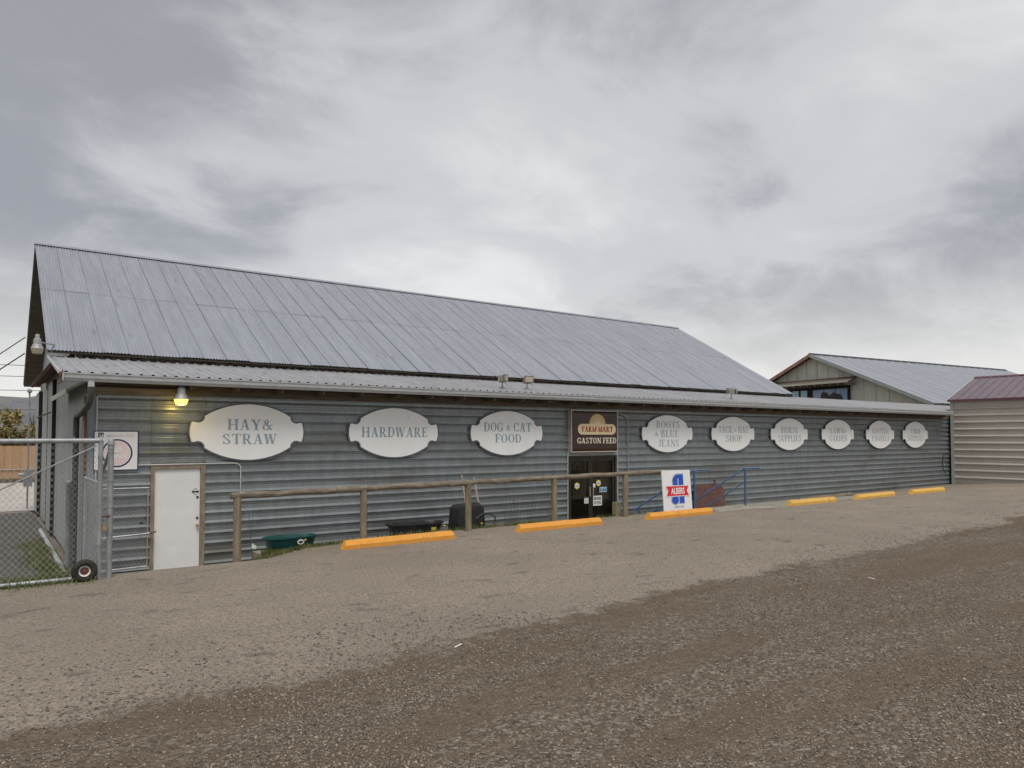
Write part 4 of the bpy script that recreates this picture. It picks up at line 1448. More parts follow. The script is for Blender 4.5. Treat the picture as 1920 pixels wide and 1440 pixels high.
stroke_A(0.022, -0.031).build('letter_outline', 'blue_print', s)
stroke_A(0.012, -0.034).build('letter_gap', 'board_white', s)
stroke_A(0.0, -0.037).build('big_letter', 'blue_print', s)
rib = [(-0.46, 0.50), (-0.38, 0.635), (-0.46, 0.77), (0.47, 0.77), (0.39, 0.635), (0.47, 0.50)]
MB().poly([(a, -0.0405, b) for a, b in [(-0.50, 0.48), (-0.42, 0.635), (-0.50, 0.79), (0.51, 0.79), (0.43, 0.635), (0.51, 0.48)]][::-1]).build('ribbon_outline', 'board_white', s)
MB().poly([(a, -0.042, b) for a, b in rib][::-1]).build('ribbon', 'red_print', s)
sans('ALBERS', -0.27, 0.29, 0.545, 0.725, -0.0435, bold=0.03).build('lettering', 'board_white', s)
serif('ANIMAL FEED', -0.16, 0.24, 0.165, 0.22, -0.032, T=0.13, t=0.05).build('lettering', 'ink', s)

# ================================================================== stair rails, steps, plywood
def stair_rail(top, low, label):
    t = empty('stair_rail', (top[0], top[1], 0))
    tag(t, label, 'handrail')
    o = (top[0], top[1], 0)
    z1, z0 = 1.74, 0.56
    ex = (top[0] + 0.42, top[1] - 0.25)
    MB().tube([(ex[0], ex[1], z1), (top[0] + .05, top[1] - .03, z1), (top[0] - .04, top[1] + .04, z1 - 0.03), (low[0], low[1], z0), (low[0] - .12, low[1] + .1, z0 - 0.1)], 0.028, 8).build('top_bar', 'blue_rail', t, off=o, smooth=True)
    m0 = (lerp(top[0], low[0], 0.02), lerp(top[1], low[1], 0.02))
    MB().tube([(m0[0], m0[1], z1 - 0.46), (low[0], low[1], z0 - 0.46)], 0.024, 8).build('middle_bar', 'blue_rail', t, off=o, smooth=True)
    MB().tube([(top[0], top[1], ground_z(top[0], top[1] - 0.35) - 0.1), (top[0], top[1], z1 - 0.015)], 0.032, 10).build('post', 'blue_rail', t, off=o, smooth=True)
    MB().tube([(low[0], low[1], -0.1), (low[0], low[1], z0)], 0.030, 10).build('post', 'blue_rail', t, off=o, smooth=True)


stair_rail((17.48, -1.75), (16.45, -0.40), 'blue pipe handrail just right of the feed board')
stair_rail((19.99, -1.75), (18.95, -0.40), 'blue pipe handrail farther right, in front of the red plywood')
st = empty('entrance_steps', (18.3, -1.2, 0))
tag(st, 'concrete steps going down between the blue handrails', 'steps')
dv = Vector((-1.03, 1.35, 0)).normalized()
pv = Vector((1, 0, 0))
for k in range(4):
    a = Vector((17.4, -1.74, 0)) + dv * (0.32 * k)
    b = a + pv * 2.6
    c = b + dv * 0.33
    d = a + dv * 0.33
    zt = 0.54 - 0.14 * (k + 0.3)
    MB().add([(*p.xy, zz) for zz in (-0.1, zt) for p in (a, b, c, d)], [(0, 3, 2, 1), (4, 5, 6, 7), (0, 1, 5, 4), (1, 2, 6, 5), (2, 3, 7, 6), (3, 0, 4, 7)]).build('step', 'concrete', st, off=(18.3, -1.2, 0))
pw = empty('plywood_sheet', (20.2, -0.12, 0.1))
tag(pw, 'red brown plywood sheet with clipped corner leaning on the wall behind the handrails', 'plywood')
plate([(-0.82, -0.1), (0.82, -0.1), (0.82, 0.78), (0.55, 1.03), (-0.82, 1.03)], -0.02, 0.0).build('sheet', 'plywood', pw)
MB().lathe((0.28, -0.01, 1.04), [(0.02, 0.0), (0.02, 0.05), (0.04, 0.06), (0.04, 0.12), (0.015, 0.13)], 10).build('tap', 'dark_hole', pw)

# ================================================================== tubs, barrow and clutter behind the rail
def tub(name, c, rx, ry, h, m, label, z0):
    t = empty(name, (c[0], c[1], z0))
    tag(t, label, 'tub')
    prof_ = [(0.78, 0.0), (0.82, 0.02), (0.93, h - 0.05), (0.955, h - 0.045), (1.0, h - 0.03), (1.005, h), (0.96, h), (0.92, h - 0.03), (0.80, 0.05), (0.0, 0.045)]
    n = 32
    mb = MB()
    for (r_, hh) in prof_:
        for k in range(n):
            an = 2 * math.pi * k / n
            ca, sa = math.cos(an), math.sin(an)
            ex = 0.72
            mb.v.append((rx * r_ * math.copysign(abs(ca) ** ex, ca), ry * r_ * math.copysign(abs(sa) ** ex, sa), hh))
    for i_ in range(len(prof_) - 1):
        for k in range(n):
            a, b = i_ * n + k, i_ * n + (k + 1) % n
            mb.f.append((a, b, b + n, a + n))
    mb.f.append(tuple(range(n))[::-1])
    mb.build('tub_shell', m, t, smooth=True)
    return t


tg = tub('stock_tub', (5.18, -1.25), 0.56, 0.30, 0.30, 'green_tub', 'dark green oval stock tub in the weeds behind the rail', 0.37)
plate(ellipse(0.12, 0.20, 0.075, 0.055, 20), -0.305, -0.30).build('oval_sticker', 'sticker_w', tg)
plate(ellipse(0.12, 0.20, 0.05, 0.022, 16), -0.309, -0.306).build('sticker_print', 'ink', tg)
plate(ellipse(0.22, 0.235, 0.022, 0.022, 12), -0.30, -0.295).build('price_dot', 'yellow_tag', tg)
MB().box(4.5, 5.9, -1.65, -0.9, -0.05, 0.37).build('tub_bed', 'concrete', None)
bpy.data.objects['tub_bed'].name = 'planting_bed'
tag(bpy.data.objects['planting_bed'], kind='structure')
tb = tub('stock_tub', (8.12, -1.28), 0.72, 0.33, 0.34, 'black', 'black oval stock tub with yellow tag behind the rail', 0.41)
tagm = MB().box(0.25, 0.38, -0.34, -0.325, 0.16, 0.24)
tagm.build('price_tag', 'yellow_tag', tb)
MB().box(7.2, 9.0, -1.7, -0.9, -0.05, 0.41).build('planting_bed', 'concrete', None)
for o in bpy.data.objects:
    if o.name.startswith('planting_bed'):
        tag(o, kind='structure')

wb = empty('wheelbarrow', (9.55, -1.35, 0.30))
tag(wb, 'black wheelbarrow stood on end against the wall behind a rail post', 'wheelbarrow')
tr = MB()
outl = []
for (cx, cz, a0) in ((0.32, 0.62, 0), (-0.32, 0.60, 90), (-0.38, 0.08, 180), (0.38, 0.08, 270)):
    for k in range(6):
        an = R(a0 + 90 * k / 5)
        outl.append((cx + 0.13 * math.cos(an), cz + 0.13 * math.sin(an) + 0.08))
n = len(outl)
inner = [(a * 0.80, (b - 0.42) * 0.8 + 0.44) for a, b in outl]
for (pts_, yy) in ((outl, 0.12), (outl, 0.09), (inner, -0.14), (inner, -0.16)):
    for a, b in pts_:
        tr.v.append((a, yy, b))
tr.f = [(j * n + i_, (j + 1) * n + i_, (j + 1) * n + (i_ + 1) % n, j * n + (i_ + 1) % n) for j in range(3) for i_ in range(n)]
tr.f.append(tuple(3 * n + i_ for i_ in range(n)))
tr.build('tray', 'black', wb, smooth=True)
MB().tube([(-0.02, 0.02, 0.2), (0.13, 0.35, 0.9), (0.18, 0.60, 1.49)], 0.02, 8).build('handle', 'handle', wb, smooth=True)
MB().tube([(0.40, -0.12, 0.02), (0.50, 0.3, 0.8), (0.56, 0.62, 1.40)], 0.024, 8).build('handle', 'handle', wb, smooth=True)
MB().tube([(0.30, -0.16, 0.55), (0.52, -0.16, 0.56), (0.72, -0.12, 0.46), (0.74, -0.10, 0.36), (0.62, -0.12, 0.22), (0.40, -0.16, 0.08)], 0.017, 8).build('leg', 'black', wb, smooth=True)
MB().tube([(0.12, -0.17, 0.45), (0.34, -0.17, 0.58)], 0.016, 8).build('leg_brace', 'black', wb)
MB().box(-0.17, -0.14, -0.166, -0.162, 0.18, 0.42).build('white_mark', 'sticker_w', wb)

lg_ = MB().tube([(24.2, -1.0, 0.40), (25.2, -1.02, 0.43), (26.6, -0.98, 0.45), (27.8, -0.99, 0.47)], [0.085, 0.09, 0.085, 0.08], 10)
tag(lg_.build('log', 'log', smooth=True), 'dark log lying along the wall behind a yellow parking stop', 'log')
for v in bpy.data.objects['log'].data.vertices:
    pass
sb_ = MB().box(-0.09, 0.09, -0.08, 0.08, 0, 0.50)
o = sb_.build('post_stub', 'block', None, (14.0, -1.95, ground_z(14.0, -1.98) - 0.12))
tag(o, 'short pale timber stub standing in front of the right glass door', 'post')

# weed whip and white tag near the rail's first post
w = empty('dead_weed', (4.46, -1.0, 0.15))
tag(w, 'thin dead weed stalk with a pale tag beside the green tub', 'weed')
MB().tube([(0.02, 0, 0), (0.0, 0.0, 0.35), (-0.04, 0.02, 0.7), (-0.06, 0.02, 1.05)], [0.01, 0.008, 0.006, 0.004], 5).build('stalk', 'twig', w)
MB().tube([(-0.02, 0, 0.5), (-0.0, -0.02, 0.8), (0.03, 0, 1.02)], 0.004, 5).build('stalk', 'twig', w)
MB().add([(0.0, -0.02, 0.40), (0.09, -0.03, 0.34), (0.07, -0.03, 0.27), (-0.01, -0.02, 0.30)], [(0, 1, 2, 3)]).build('paper_tag', 'tag', w)
tw = empty('dead_vine', (12.2, -0.25, 0.1))
tag(tw, 'dry dead vine stems climbing the wall left of the entrance', 'vine')
for k in range(26):
    xx = random.uniform(-0.75, 1.2)
    h_ = random.uniform(0.7, 1.45)
    d_ = random.uniform(-0.12, 0.12)
    MB().tube([(xx, 0, 0), (xx + d_ * .4, 0.05, h_ * .4), (xx + d_, 0.02, h_ * .75), (xx + d_ * 1.3, 0.08, h_)], [0.006, 0.005, 0.004, 0.002], 4).build('stem', 'twig', tw)

# ================================================================== chain-link gate and fence
def chain(mb, P0, U, V, wu, hv0, hv1, pitch=0.082, r=0.0026):
    """diamond mesh in the plane P0 + u*U + v*V, 0<u<wu, bottom line hv0(u), top hv1(u)"""
    P0, U, V = Vector(P0), Vector(U), Vector(V)
    Nn = U.cross(V).normalized()
    for sgn in (1, -1):
        k0 = int(-3.2 / pitch) - 2
        k1 = int((wu + 3.2) / pitch) + 2
        for k in range(k0, k1):
            # line u = k*pitch + sgn*v*0.9 ; find v-range inside
            seg = []
            steps = 60
            for j in range(steps + 1):
                v = -0.2 + 3.2 * j / steps
                u = k * pitch + sgn * (v - 1.2) * 0.88
                if 0 <= u <= wu and hv0(u) <= v <= hv1(u):
                    seg.append((u, v))
            if len(seg) < 2:
                continue
            a, b = seg[0], seg[-1]
            pa = P0 + U * a[0] + V * a[1] + Nn * (0.003 * sgn)
            pb = P0 + U * b[0] + V * b[1] + Nn * (0.003 * sgn)
            mb.tube([pa, pb], r, 3, cap=False)
    return mb


GY_ = -4.0
gate = empty('drive_gate', (1.36, GY_, 0))
tag(gate, 'chain-link drive gate on a rubber wheel at the left edge', 'gate')
go = (1.36, GY_, 0)
MB().tube([(-2.2, GY_, 2.685), (1.39, GY_, 2.695)], 0.036, 12).build('top_pipe', 'galv', gate, off=go, smooth=True)
MB().tube([(-2.2, GY_, 0.675), (1.08, GY_, 0.68)], 0.033, 12).build('bottom_pipe', 'galv', gate, off=go, smooth=True)
MB().tube([(1.36, GY_, 0.62), (1.36, GY_, 2.72)], 0.034, 12).build('end_pipe', 'galv', gate, off=go, smooth=True)
MB().tube([(1.30, GY_ - 0.02, 2.62), (-2.2, GY_ - 0.02, 0.45 + 0.35)], 0.011, 6).build('truss_rod', 'galv', gate, off=go)
chain(MB(), (-2.2, GY_, 0), (1, 0, 0), (0, 0, 1), 3.54, lambda u: 0.69, lambda u: 2.68).build('chain_link', 'wire', gate, off=go)
ties = MB()
for k in range(18):
    xx = -2.1 + 0.195 * k
    ties.tube([(xx, GY_ - 0.01, 2.70), (xx - 0.01, GY_, 2.755)], 0.006, 4)
ties.build('wire_ties', 'wire', gate, off=go)
for zz in (2.45, 1.75, 1.15):
    MB().lathe((1.36, GY_, zz), [(0.04, -0.02), (0.042, 0.02)], 12).build('tension_band', 'galv', gate, off=go)
# wheel in the gate plane
wc = (1.17, GY_ - 0.09, 0.795)
tyre = MB()
nT, mT = 28, 12
for i_ in range(nT):
    a = 2 * math.pi * i_ / nT
    for j in range(mT):
        b = 2 * math.pi * j / mT
        rr = 0.122 + 0.048 * math.cos(b)
        tyre.v.append((wc[0] + rr * math.cos(a), wc[1] + 0.05 * math.sin(b), wc[2] + rr * math.sin(a)))
tyre.f = [(i_ * mT + j, i_ * mT + (j + 1) % mT, ((i_ + 1) % nT) * mT + (j + 1) % mT, ((i_ + 1) % nT) * mT + j) for i_ in range(nT) for j in range(mT)]
wheel = tyre.build('wheel', 'rubber', gate, off=go, smooth=True)
MB().lathe(wc, [(0.078, -0.045), (0.078, -0.03), (0.058, -0.022), (0.052, 0.02), (0.078, 0.03)], 24, 'y', cap=False).build('rim', 'rim_white', wheel, off=go, smooth=True)
MB().lathe(wc, [(0.0, -0.035), (0.02, -0.035), (0.024, -0.02), (0.055, -0.015), (0.055, 0.0)], 20, 'y').build('hub', 'rim_red', wheel, off=go, smooth=True)
MB().box(1.02, 1.16, GY_ - 0.03, GY_ + 0.03, 0.66, 0.74).build('wheel_bracket', 'black', gate, off=go)

fence = empty('corner_fence', (1.50, -3.95, 0))
tag(fence, 'short chain-link fence run from the gate post back to the barn corner', 'fence')
fo = (1.50, -3.95, 0)
pz = ground_z(1.5, -3.95)
MB().lathe((1.50, -3.95, 0), [(0.042, pz - 0.2), (0.042, 2.62), (0.052, 2.63), (0.052, 2.68), (0.035, 2.72), (0.0, 2.735)], 14).build('post', 'galv', fence, off=fo, smooth=True)
for zz in (0.95, 1.3, 1.7, 2.1, 2.52, 2.58):
    MB().lathe((1.50, -3.95, zz), [(0.047, -0.014), (0.047, 0.014)], 14).build('post_band', 'galv', fence, off=fo)
MB().tube([(1.50, -3.90, 2.56), (1.52, -2.4, 1.98)], 0.03, 10).build('brace_pipe', 'galv', fence, off=fo, smooth=True)
MB().lathe((1.53, -0.16, 0), [(0.03, -0.1), (0.03, 1.98), (0.0, 2.0)], 12).build('end_post', 'galv', fence, off=fo, smooth=True)
MB().lathe((1.52, -2.1, 0), [(0.03, -0.1), (0.03, 1.98), (0.0, 2.0)], 12).build('end_post', 'galv', fence, off=fo, smooth=True)
MB().tube([(1.52, -2.4, 1.98), (1.53, -0.16, 1.96)], 0.022, 8).build('top_pipe', 'galv', fence, off=fo, smooth=True)
chain(MB(), (1.51, -3.9, 0), (0, 1, 0), (0, 0, 1), 3.74, lambda u: max(0.0, 0.6 - 0.16 * u), lambda u: max(1.97, 2.6 - 0.40 * u), pitch=0.11, r=0.0014).build('chain_link', 'wire', fence, off=fo)
MB().tube([(1.36, -3.97, 1.55), (1.50, -3.99, 1.57)], 0.016, 6).build('latch_bar', 'rust', fence, off=fo)
pd = MB().box(1.40, 1.455, -4.03, -4.0, 1.36, 1.42)
pd.tube([(1.41, -4.015, 1.42), (1.41, -4.015, 1.47), (1.445, -4.015, 1.47), (1.445, -4.015, 1.42)], 0.006, 5)
tag(pd.build('padlock', 'brass'), 'padlock hanging on the gate latch', 'padlock')

wg = empty('walk_gate', (2.06, -0.13, 0))
tag(wg, 'low chain-link walk gate folded back against the wall left of the white door', 'gate')
wo = (2.06, -0.13, 0)
fr = [((1.80, 1.72), (2.665, 1.72)), ((2.64, 1.72), (2.64, 0.12)), ((1.80, 1.72), (1.80, 0.12)), ((1.80, 0.76), (2.72, 0.80)), ((1.80, 0.12), (2.64, 0.14))]
for k, (a, b) in enumerate(fr):
    MB().tube([(a[0], -0.13, a[1]), (b[0], -0.13, b[1])], 0.02 if k not in (1,) else 0.012, 8).build('frame_pipe', 'galv', wg, off=wo, smooth=True)
chain(MB(), (1.80, -0.13, 0), (1, 0, 0), (0, 0, 1), 0.84, lambda u: 0.13, lambda u: 1.71, r=0.002).build('chain_link', 'wire', wg, off=wo)
MB().tube([(2.68, -0.15, 0.80), (2.80, -0.16, 0.83)], 0.014, 6).build('drop_latch', 'rust', wg, off=wo)
MB().lathe((2.52, -0.16, 1.02), [(0.0, -0.02), (0.03, -0.02), (0.035, 0.02), (0.0, 0.02)], 10).build('latch_knob', 'dark_hole', wg, off=wo)

# ================================================================== tan shed at the right
SH = empty('tan_shed', (38.75, -0.19, 0.42), R(4))
tag(SH, 'tan ribbed metal shed with a maroon roof at the right edge', 'shed')
SHH = 4.17      # wall height
wl_ = MB().box(0.03, 0.12, -10.0, 0.0, -0.1, SHH)
shed_wall = wl_.build('side_wall', 'shed_wall', SH)
MB().box(0.12, 7.4, -0.12, 0.0, -0.1, SHH).build('end_wall', 'shed_wall', SH)
SR = 0.339
for k in range(6):
    z0, z1 = 0.17 + k * 2 * SR, 0.17 + (k + 1) * 2 * SR
    p = [(0.028, z0)]
    for j in range(2):
        c = z0 + SR * (j + 0.5)
        p += [(0.028, c - 0.03), (-0.018, c - 0.022), (-0.018, c + 0.01), (0.028, c + 0.07)]
    p.append((0.028, min(z1, SHH)))
    p = [q_ for q_ in p if q_[1] <= SHH]
    MB().strip(p, -10.0, -0.08, 'y').build('siding_panel', 'shed_wall', shed_wall)
MB().box(-0.03, 0.06, -0.10, 0.04, -0.06, SHH - 0.02).build('corner_trim', 'shed_trim', SH)
MB().box(0.0, 0.15, -10.0, -0.1, -0.08, 0.11).build('footing', 'concrete', SH)
pr = 3.82
rise = 1.33
deckp = [(-0.10, SHH - 0.03), (-0.10, SHH + 0.0), (pr, SHH + rise), (pr, SHH + rise - 0.03)]
sroof = MB().prism(deckp, -10.1, 0.1, 'y').build('roof', 'maroon', SH)
MB().prism([(pr, SHH + rise - 0.03), (pr, SHH + rise), (2 * pr + .1, SHH), (2 * pr + .1, SHH - 0.03)], -10.1, 0.1, 'y').build('back_roof', 'shed_roof', SH)
RW = 0.40
rpm = MB()
sl_ = rise / (pr + 0.10)
for (yy, h_) in ((0.0, 0.008), (-RW + 0.06, 0.008), (-RW + 0.045, 0.04), (-RW + 0.015, 0.04), (-RW, 0.008)):
    rpm.v.append((-0.14, yy, SHH - 0.04 * sl_ + h_))
for (yy, h_) in ((0.0, 0.008), (-RW + 0.06, 0.008), (-RW + 0.045, 0.04), (-RW + 0.015, 0.04), (-RW, 0.008)):
    rpm.v.append((pr, yy, SHH + rise + h_))
rpm.f = [(i_, 5 + i_, 6 + i_, i_ + 1) for i_ in range(4)]
me_rp = with_mat(rpm.mesh('roof_panel'), 'shed_roof')
for k in range(25):
    piece('roof_panel', me_rp, sroof, (0, 0.1 - RW * k, 0))
MB().prism([(-0.15, SHH - 0.09), (-0.15, SHH + 0.02), (-0.125, SHH + 0.02), (-0.125, SHH - 0.09)], -10.1, 0.12, 'y').build('eave_trim', 'maroon', SH)
MB().prism([(-0.12, SHH - 0.06), (-0.12, SHH + 0.035), (pr, SHH + rise + 0.035), (pr, SHH + rise - 0.06)], 0.10, 0.13, 'y').build('rake_trim', 'gutter', SH)
MB().prism([(pr - 0.18, SHH + rise - 0.02), (pr, SHH + rise + 0.055), (pr + 0.18, SHH + rise - 0.02)], -10.1, 0.12, 'y').build('ridge_cap', 'maroon', SH)
MB().tube([(38.5, -0.2, 1.9), (38.0, -0.12, 1.88), (37.85, -0.12, 1.6), (37.9, -0.12, 1.2), (38.15, -0.12, 0.95)], 0.02, 6).build('hose', 'cable', None)
tag(bpy.data.objects['hose'], 'thin dark hose hanging on the wall in the corner by the tan shed', 'hose')

# ================================================================== second barn behind
B2 = empty('second_barn', (48.7, 13.5, 0), R(-7))
tag(B2, 'pale second barn with grey roof and shaded window behind the store', 'barn')
PZ, HW, SL, L2 = 8.84, 9.0, 0.44, 26.5
EZ2 = PZ - HW * SL
gw = MB().prism([(-HW + .4, 0), (-HW + .4, PZ - (HW - .4) * SL - 0.1), (0, PZ - 0.12), (HW - .4, PZ - (HW - .4) * SL - 0.1), (HW - .4, 0)], 0.55, 0.65)
gable = gw.build('gable_wall', 'old_wood', B2)
yy = -HW + 0.4
while yy < HW - 0.5:
    y1 = yy + 0.93
    pts = []
    for k in range(13):
        ya = lerp(yy + 0.01, y1 - 0.01, k / 12)
        pts.append((0.53 - 0.022 * (k % 2), ya))
    mb = MB()
    for (xx, ya) in pts:
        mb.v.append((xx, ya, 2.0))
    for (xx, ya) in pts:
        mb.v.append((xx, ya, PZ - abs(ya) * SL - 0.13))
    k = len(pts)
    mb.f = [(j, k + j, k + j + 1, j + 1) for j in range(k - 1)]
    mb.build('wall_sheet', 'barn2_wall', gable)
    yy = y1
r2 = MB().prism([(-HW, EZ2 - 0.1), (-HW, EZ2 - 0.02), (0, PZ - 0.02), (HW, EZ2 - 0.02), (HW, EZ2 - 0.1), (0, PZ - 0.1)], 0.0, L2).build('roof', 'old_wood', B2)
rs = MB()
for (xx, h_) in ((0, 0.01), (0.97, 0.01), (1.0, 0.05), (1.03, 0.05), (1.06, 0.01)):
    rs.v.append((xx, -HW - 0.05, EZ2 - 0.02 + h_))
for (xx, h_) in ((0, 0.01), (0.97, 0.01), (1.0, 0.05), (1.03, 0.05), (1.06, 0.01)):
    rs.v.append((xx, 0, PZ + h_))
rs.f = [(i_, i_ + 1, 6 + i_, 5 + i_) for i_ in range(4)]
me_r2 = with_mat(rs.mesh('roof_sheet'), 'roof')
for k in range(25):
    piece('roof_sheet', me_r2, r2, (1.06 * k, 0, 0))
MB().prism([(-HW - 0.06, EZ2 - 0.22), (-HW - 0.06, EZ2 + 0.03), (0, PZ + 0.03), (0, PZ - 0.22)], -0.05, -0.005).build('rake_board', 'barn2_trim', B2)
MB().prism([(HW, EZ2 - 0.22), (HW, EZ2 + 0.03), (0.002, PZ + 0.03), (0.002, PZ - 0.22)], -0.05, -0.005).build('rake_board', 'barn2_red', B2)
MB().prism([(-0.25, PZ - 0.09), (0, PZ + 0.09), (0.25, PZ - 0.09)], -0.04, L2).build('ridge_cap', 'cable', B2)
MB().box(0.7, L2 - 0.3, -HW + 0.4, -HW + 0.55, 0, EZ2).build('side_wall', 'old_wood', B2)
MB().box(L2 - 0.5, L2 - 0.4, -HW + 0.6, HW - 0.4, 0, EZ2).build('end_wall', 'old_wood', B2)
# dark awning over the upper window
aw = MB().prism([(-0.55, 6.55), (-0.55, 6.60), (0.50, 7.00), (0.50, 6.94)], -3.45, 5.2, 'y').build('awning', 'old_wood', B2)
MB().box(-0.58, -0.551, -3.5, 5.2, 6.53, 6.66).build('awning_fascia', 'hood', aw)
for k in range(14):
    MB().box(-0.5, 0.50, -3.3 + 0.62 * k, -3.22 + 0.62 * k, 6.38, 6.52).build('awning_rafter', 'pale_wood', aw)
MB().box(0.40, 0.50, -2.95, 5.0, 5.2, 6.40).build('recess_shade', 'dark', B2)  # flat box on the wall; the opening's shade is put into its colour
wn2 = MB().box(0.34, 0.395, -2.86, 0.05, 5.25, 6.22).build('window', 'bronze', B2)
for k in range(3):
    MB().box(0.325, 0.336, -2.80 + 0.96 * k, -1.90 + 0.96 * k, 5.3, 6.18).build('pane', 'window_blue', wn2)
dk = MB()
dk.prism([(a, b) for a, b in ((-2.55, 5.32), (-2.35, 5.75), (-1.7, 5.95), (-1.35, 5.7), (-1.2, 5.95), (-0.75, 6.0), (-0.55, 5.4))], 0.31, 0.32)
dk.build('painted_reflection', 'reflection_dark', wn2)  # reflection modelled as a solid dark shape over the panes
for k in range(2):
    MB().box(0.33, 0.39, 0.55 + 0.75 * k, 1.1 + 0.75 * k, 5.3, 6.2).build('pane', 'sticker_b', wn2)

# ================================================================== left background
tan = empty('tan_board_fence', (-20, 37.4, 0))
tag(tan, 'tan board fence with a pale rail across the far side of the lane', 'fence')
for k in range(40):
    xx = -12.0 + 0.4 * k
    MB().box(xx, xx + 0.385, 36.5, 36.55, 0, 2.22).build('board', 'tanwall', tan, off=(-20, 37.4, 0))
MB().box(-60, -12.02, 36.5, 36.55, 0, 2.22).build('board_run', 'tanwall', tan, off=(-20, 37.4, 0))
MB().box(4.02, 12, 36.5, 36.55, 0, 2.22).build('board_run', 'tanwall', tan, off=(-20, 37.4, 0))
MB().box(-60, 12, 36.42, 36.49, 0.78, 0.82).build('rail', 'gutter', tan, off=(-20, 37.4, 0))
MB().box(-60, 12, 36.44, 36.49, 0.0, 0.25).build('kick_board', 'old_wood', tan, off=(-20, 37.4, 0))


def tree(name, c, h, rx, rz_, leaf, label, n=3200, size=0.16, z_low=0.25, seed=1):
    r_ = np.random.default_rng(seed)
    t = empty(name, c)
    tag(t, label, 'tree')
    mb = MB()
    mb.tube([(0, 0, -0.1), (0.05, 0, h * 0.25), (0.0, 0.05, h * 0.6), (0.05, 0, h * 0.9)], [0.13, 0.1, 0.06, 0.02], 8)
    limbs = []
    for k in range(9):
        a = k * 2.4 + 0.3
        z = h * (0.2 + 0.07 * k)
        e_ = (math.cos(a) * rx * 0.75, math.sin(a) * rx * 0.75, z + h * 0.22)
        limbs.append(e_)
        mb.tube([(0, 0, z), (e_[0] * .5, e_[1] * .5, z + h * .14), e_], [0.05, 0.03, 0.012], 5)
    mb.build('trunk', 'bark', t)
    cl = []
    for k in range(42):
        a = r_.uniform(0, 2 * math.pi)
        rr = rx * math.sqrt(r_.uniform(0.05, 1))
        z = h * r_.uniform(z_low, 1.0)
        sh_ = math.sqrt(max(0.05, 1 - ((z / h - 0.5) / 0.56) ** 2))
        cl.append((math.cos(a) * rr * sh_, math.sin(a) * rr * sh_, z, r_.uniform(0.25, 0.55)))
    lv = MB()
    for k in range(n):
        c_ = cl[k % len(cl)]
        p = r_.normal(0, c_[3] * 0.55, 3) + np.array(c_[:3])
        d1 = r_.normal(0, 1, 3)
        d1 /= np.linalg.norm(d1)
        d2 = np.cross(d1, r_.normal(0, 1, 3))
        d2 /= np.linalg.norm(d2)
        s_ = size * r_.uniform(0.6, 1.3)
        lv.add([p - d1 * s_, p + d2 * s_ * .55, p + d1 * s_, p - d2 * s_ * .55], [(0, 1, 2, 3)])
    lv.build('crown', leaf, t)
    return t


tree('bushy_tree', (1.0, 40.0, 0), 3.2, 1.6, 2.0, 'leaf_olive', 'olive and rust autumn bush behind the tan fence', 3600, 0.13, 0.2, 3)
tree('bushy_tree', (-3.6, 41.0, 0), 3.3, 2.0, 2.0, 'leaf_olive', 'olive bush behind the tan fence at the left frame edge', 2400, 0.15, 0.2, 9)
tree('pale_tree', (3.2, 62.0, 0), 5.2, 3.2, 3.0, 'leaf_yellow', 'pale yellow tree far behind the autumn bush', 3000, 0.22, 0.25, 5)

mast = empty('service_mast', (1.24, 17.0, 0))
tag(mast, 'thin grey service mast at the back corner of the barn', 'mast')
MB().tube([(0, 0, 0), (0, 0, 4.45)], 0.032, 8).build('pipe', 'galv', mast)
MB().lathe((0, 0, 4.45), [(0.05, 0), (0.09, 0.05), (0.08, 0.12), (0.02, 0.16)], 10).build('weather_head', 'galv', mast)
mt = empty('meter_box', (1.21, 16.6, 0.88))
tag(mt, 'grey electric meter box behind the barn corner', 'meter')
MB().box(-0.12, 0.16, -0.1, 0.1, 0, 0.62).build('box', 'galv', mt)
MB().tube([(-0.12, 0, 0.45), (-0.28, 0, 0.45)], 0.06, 8).build('dial', 'light_grey', mt)
WIRES = [((0.98, 14.5, 6.3), (-14, 10, 0.0), 'upper service wire slanting down left from the barn gable', 0.018),
         ((0.98, 14.8, 5.75), (-15, 10, 0.3), 'lower service wire slanting down left from the barn gable', 0.022)]
for (a, b, lab, r_) in WIRES:
    # pole-bound cable: runs left and a little down, away from the gable
    e_ = (a[0] - 9.0, a[1] + 12, a[2] - 4.2)
    pts = [(lerp(a[0], e_[0], k / 12), lerp(a[1], e_[1], k / 12), lerp(a[2], e_[2], k / 12) - 0.9 * math.sin(math.pi * k / 12)) for k in range(13)]
    tag(MB().tube(pts, r_, 5).build('service_wire', 'cable', None), lab, 'wire', 'wires at the left')
for k, zz in enumerate((8.4, 7.6, 6.6, 5.2)):
    pts = [(lerp(-40, 22, j / 14), 46, zz - 0.6 * math.sin(math.pi * j / 14)) for j in range(15)]
    tag(MB().tube(pts, 0.022, 5).build('power_line', 'cable', None), ('topmost', 'second', 'third', 'lowest')[k] + ' of the level power lines in the left sky', 'wire', 'power lines in the left sky')

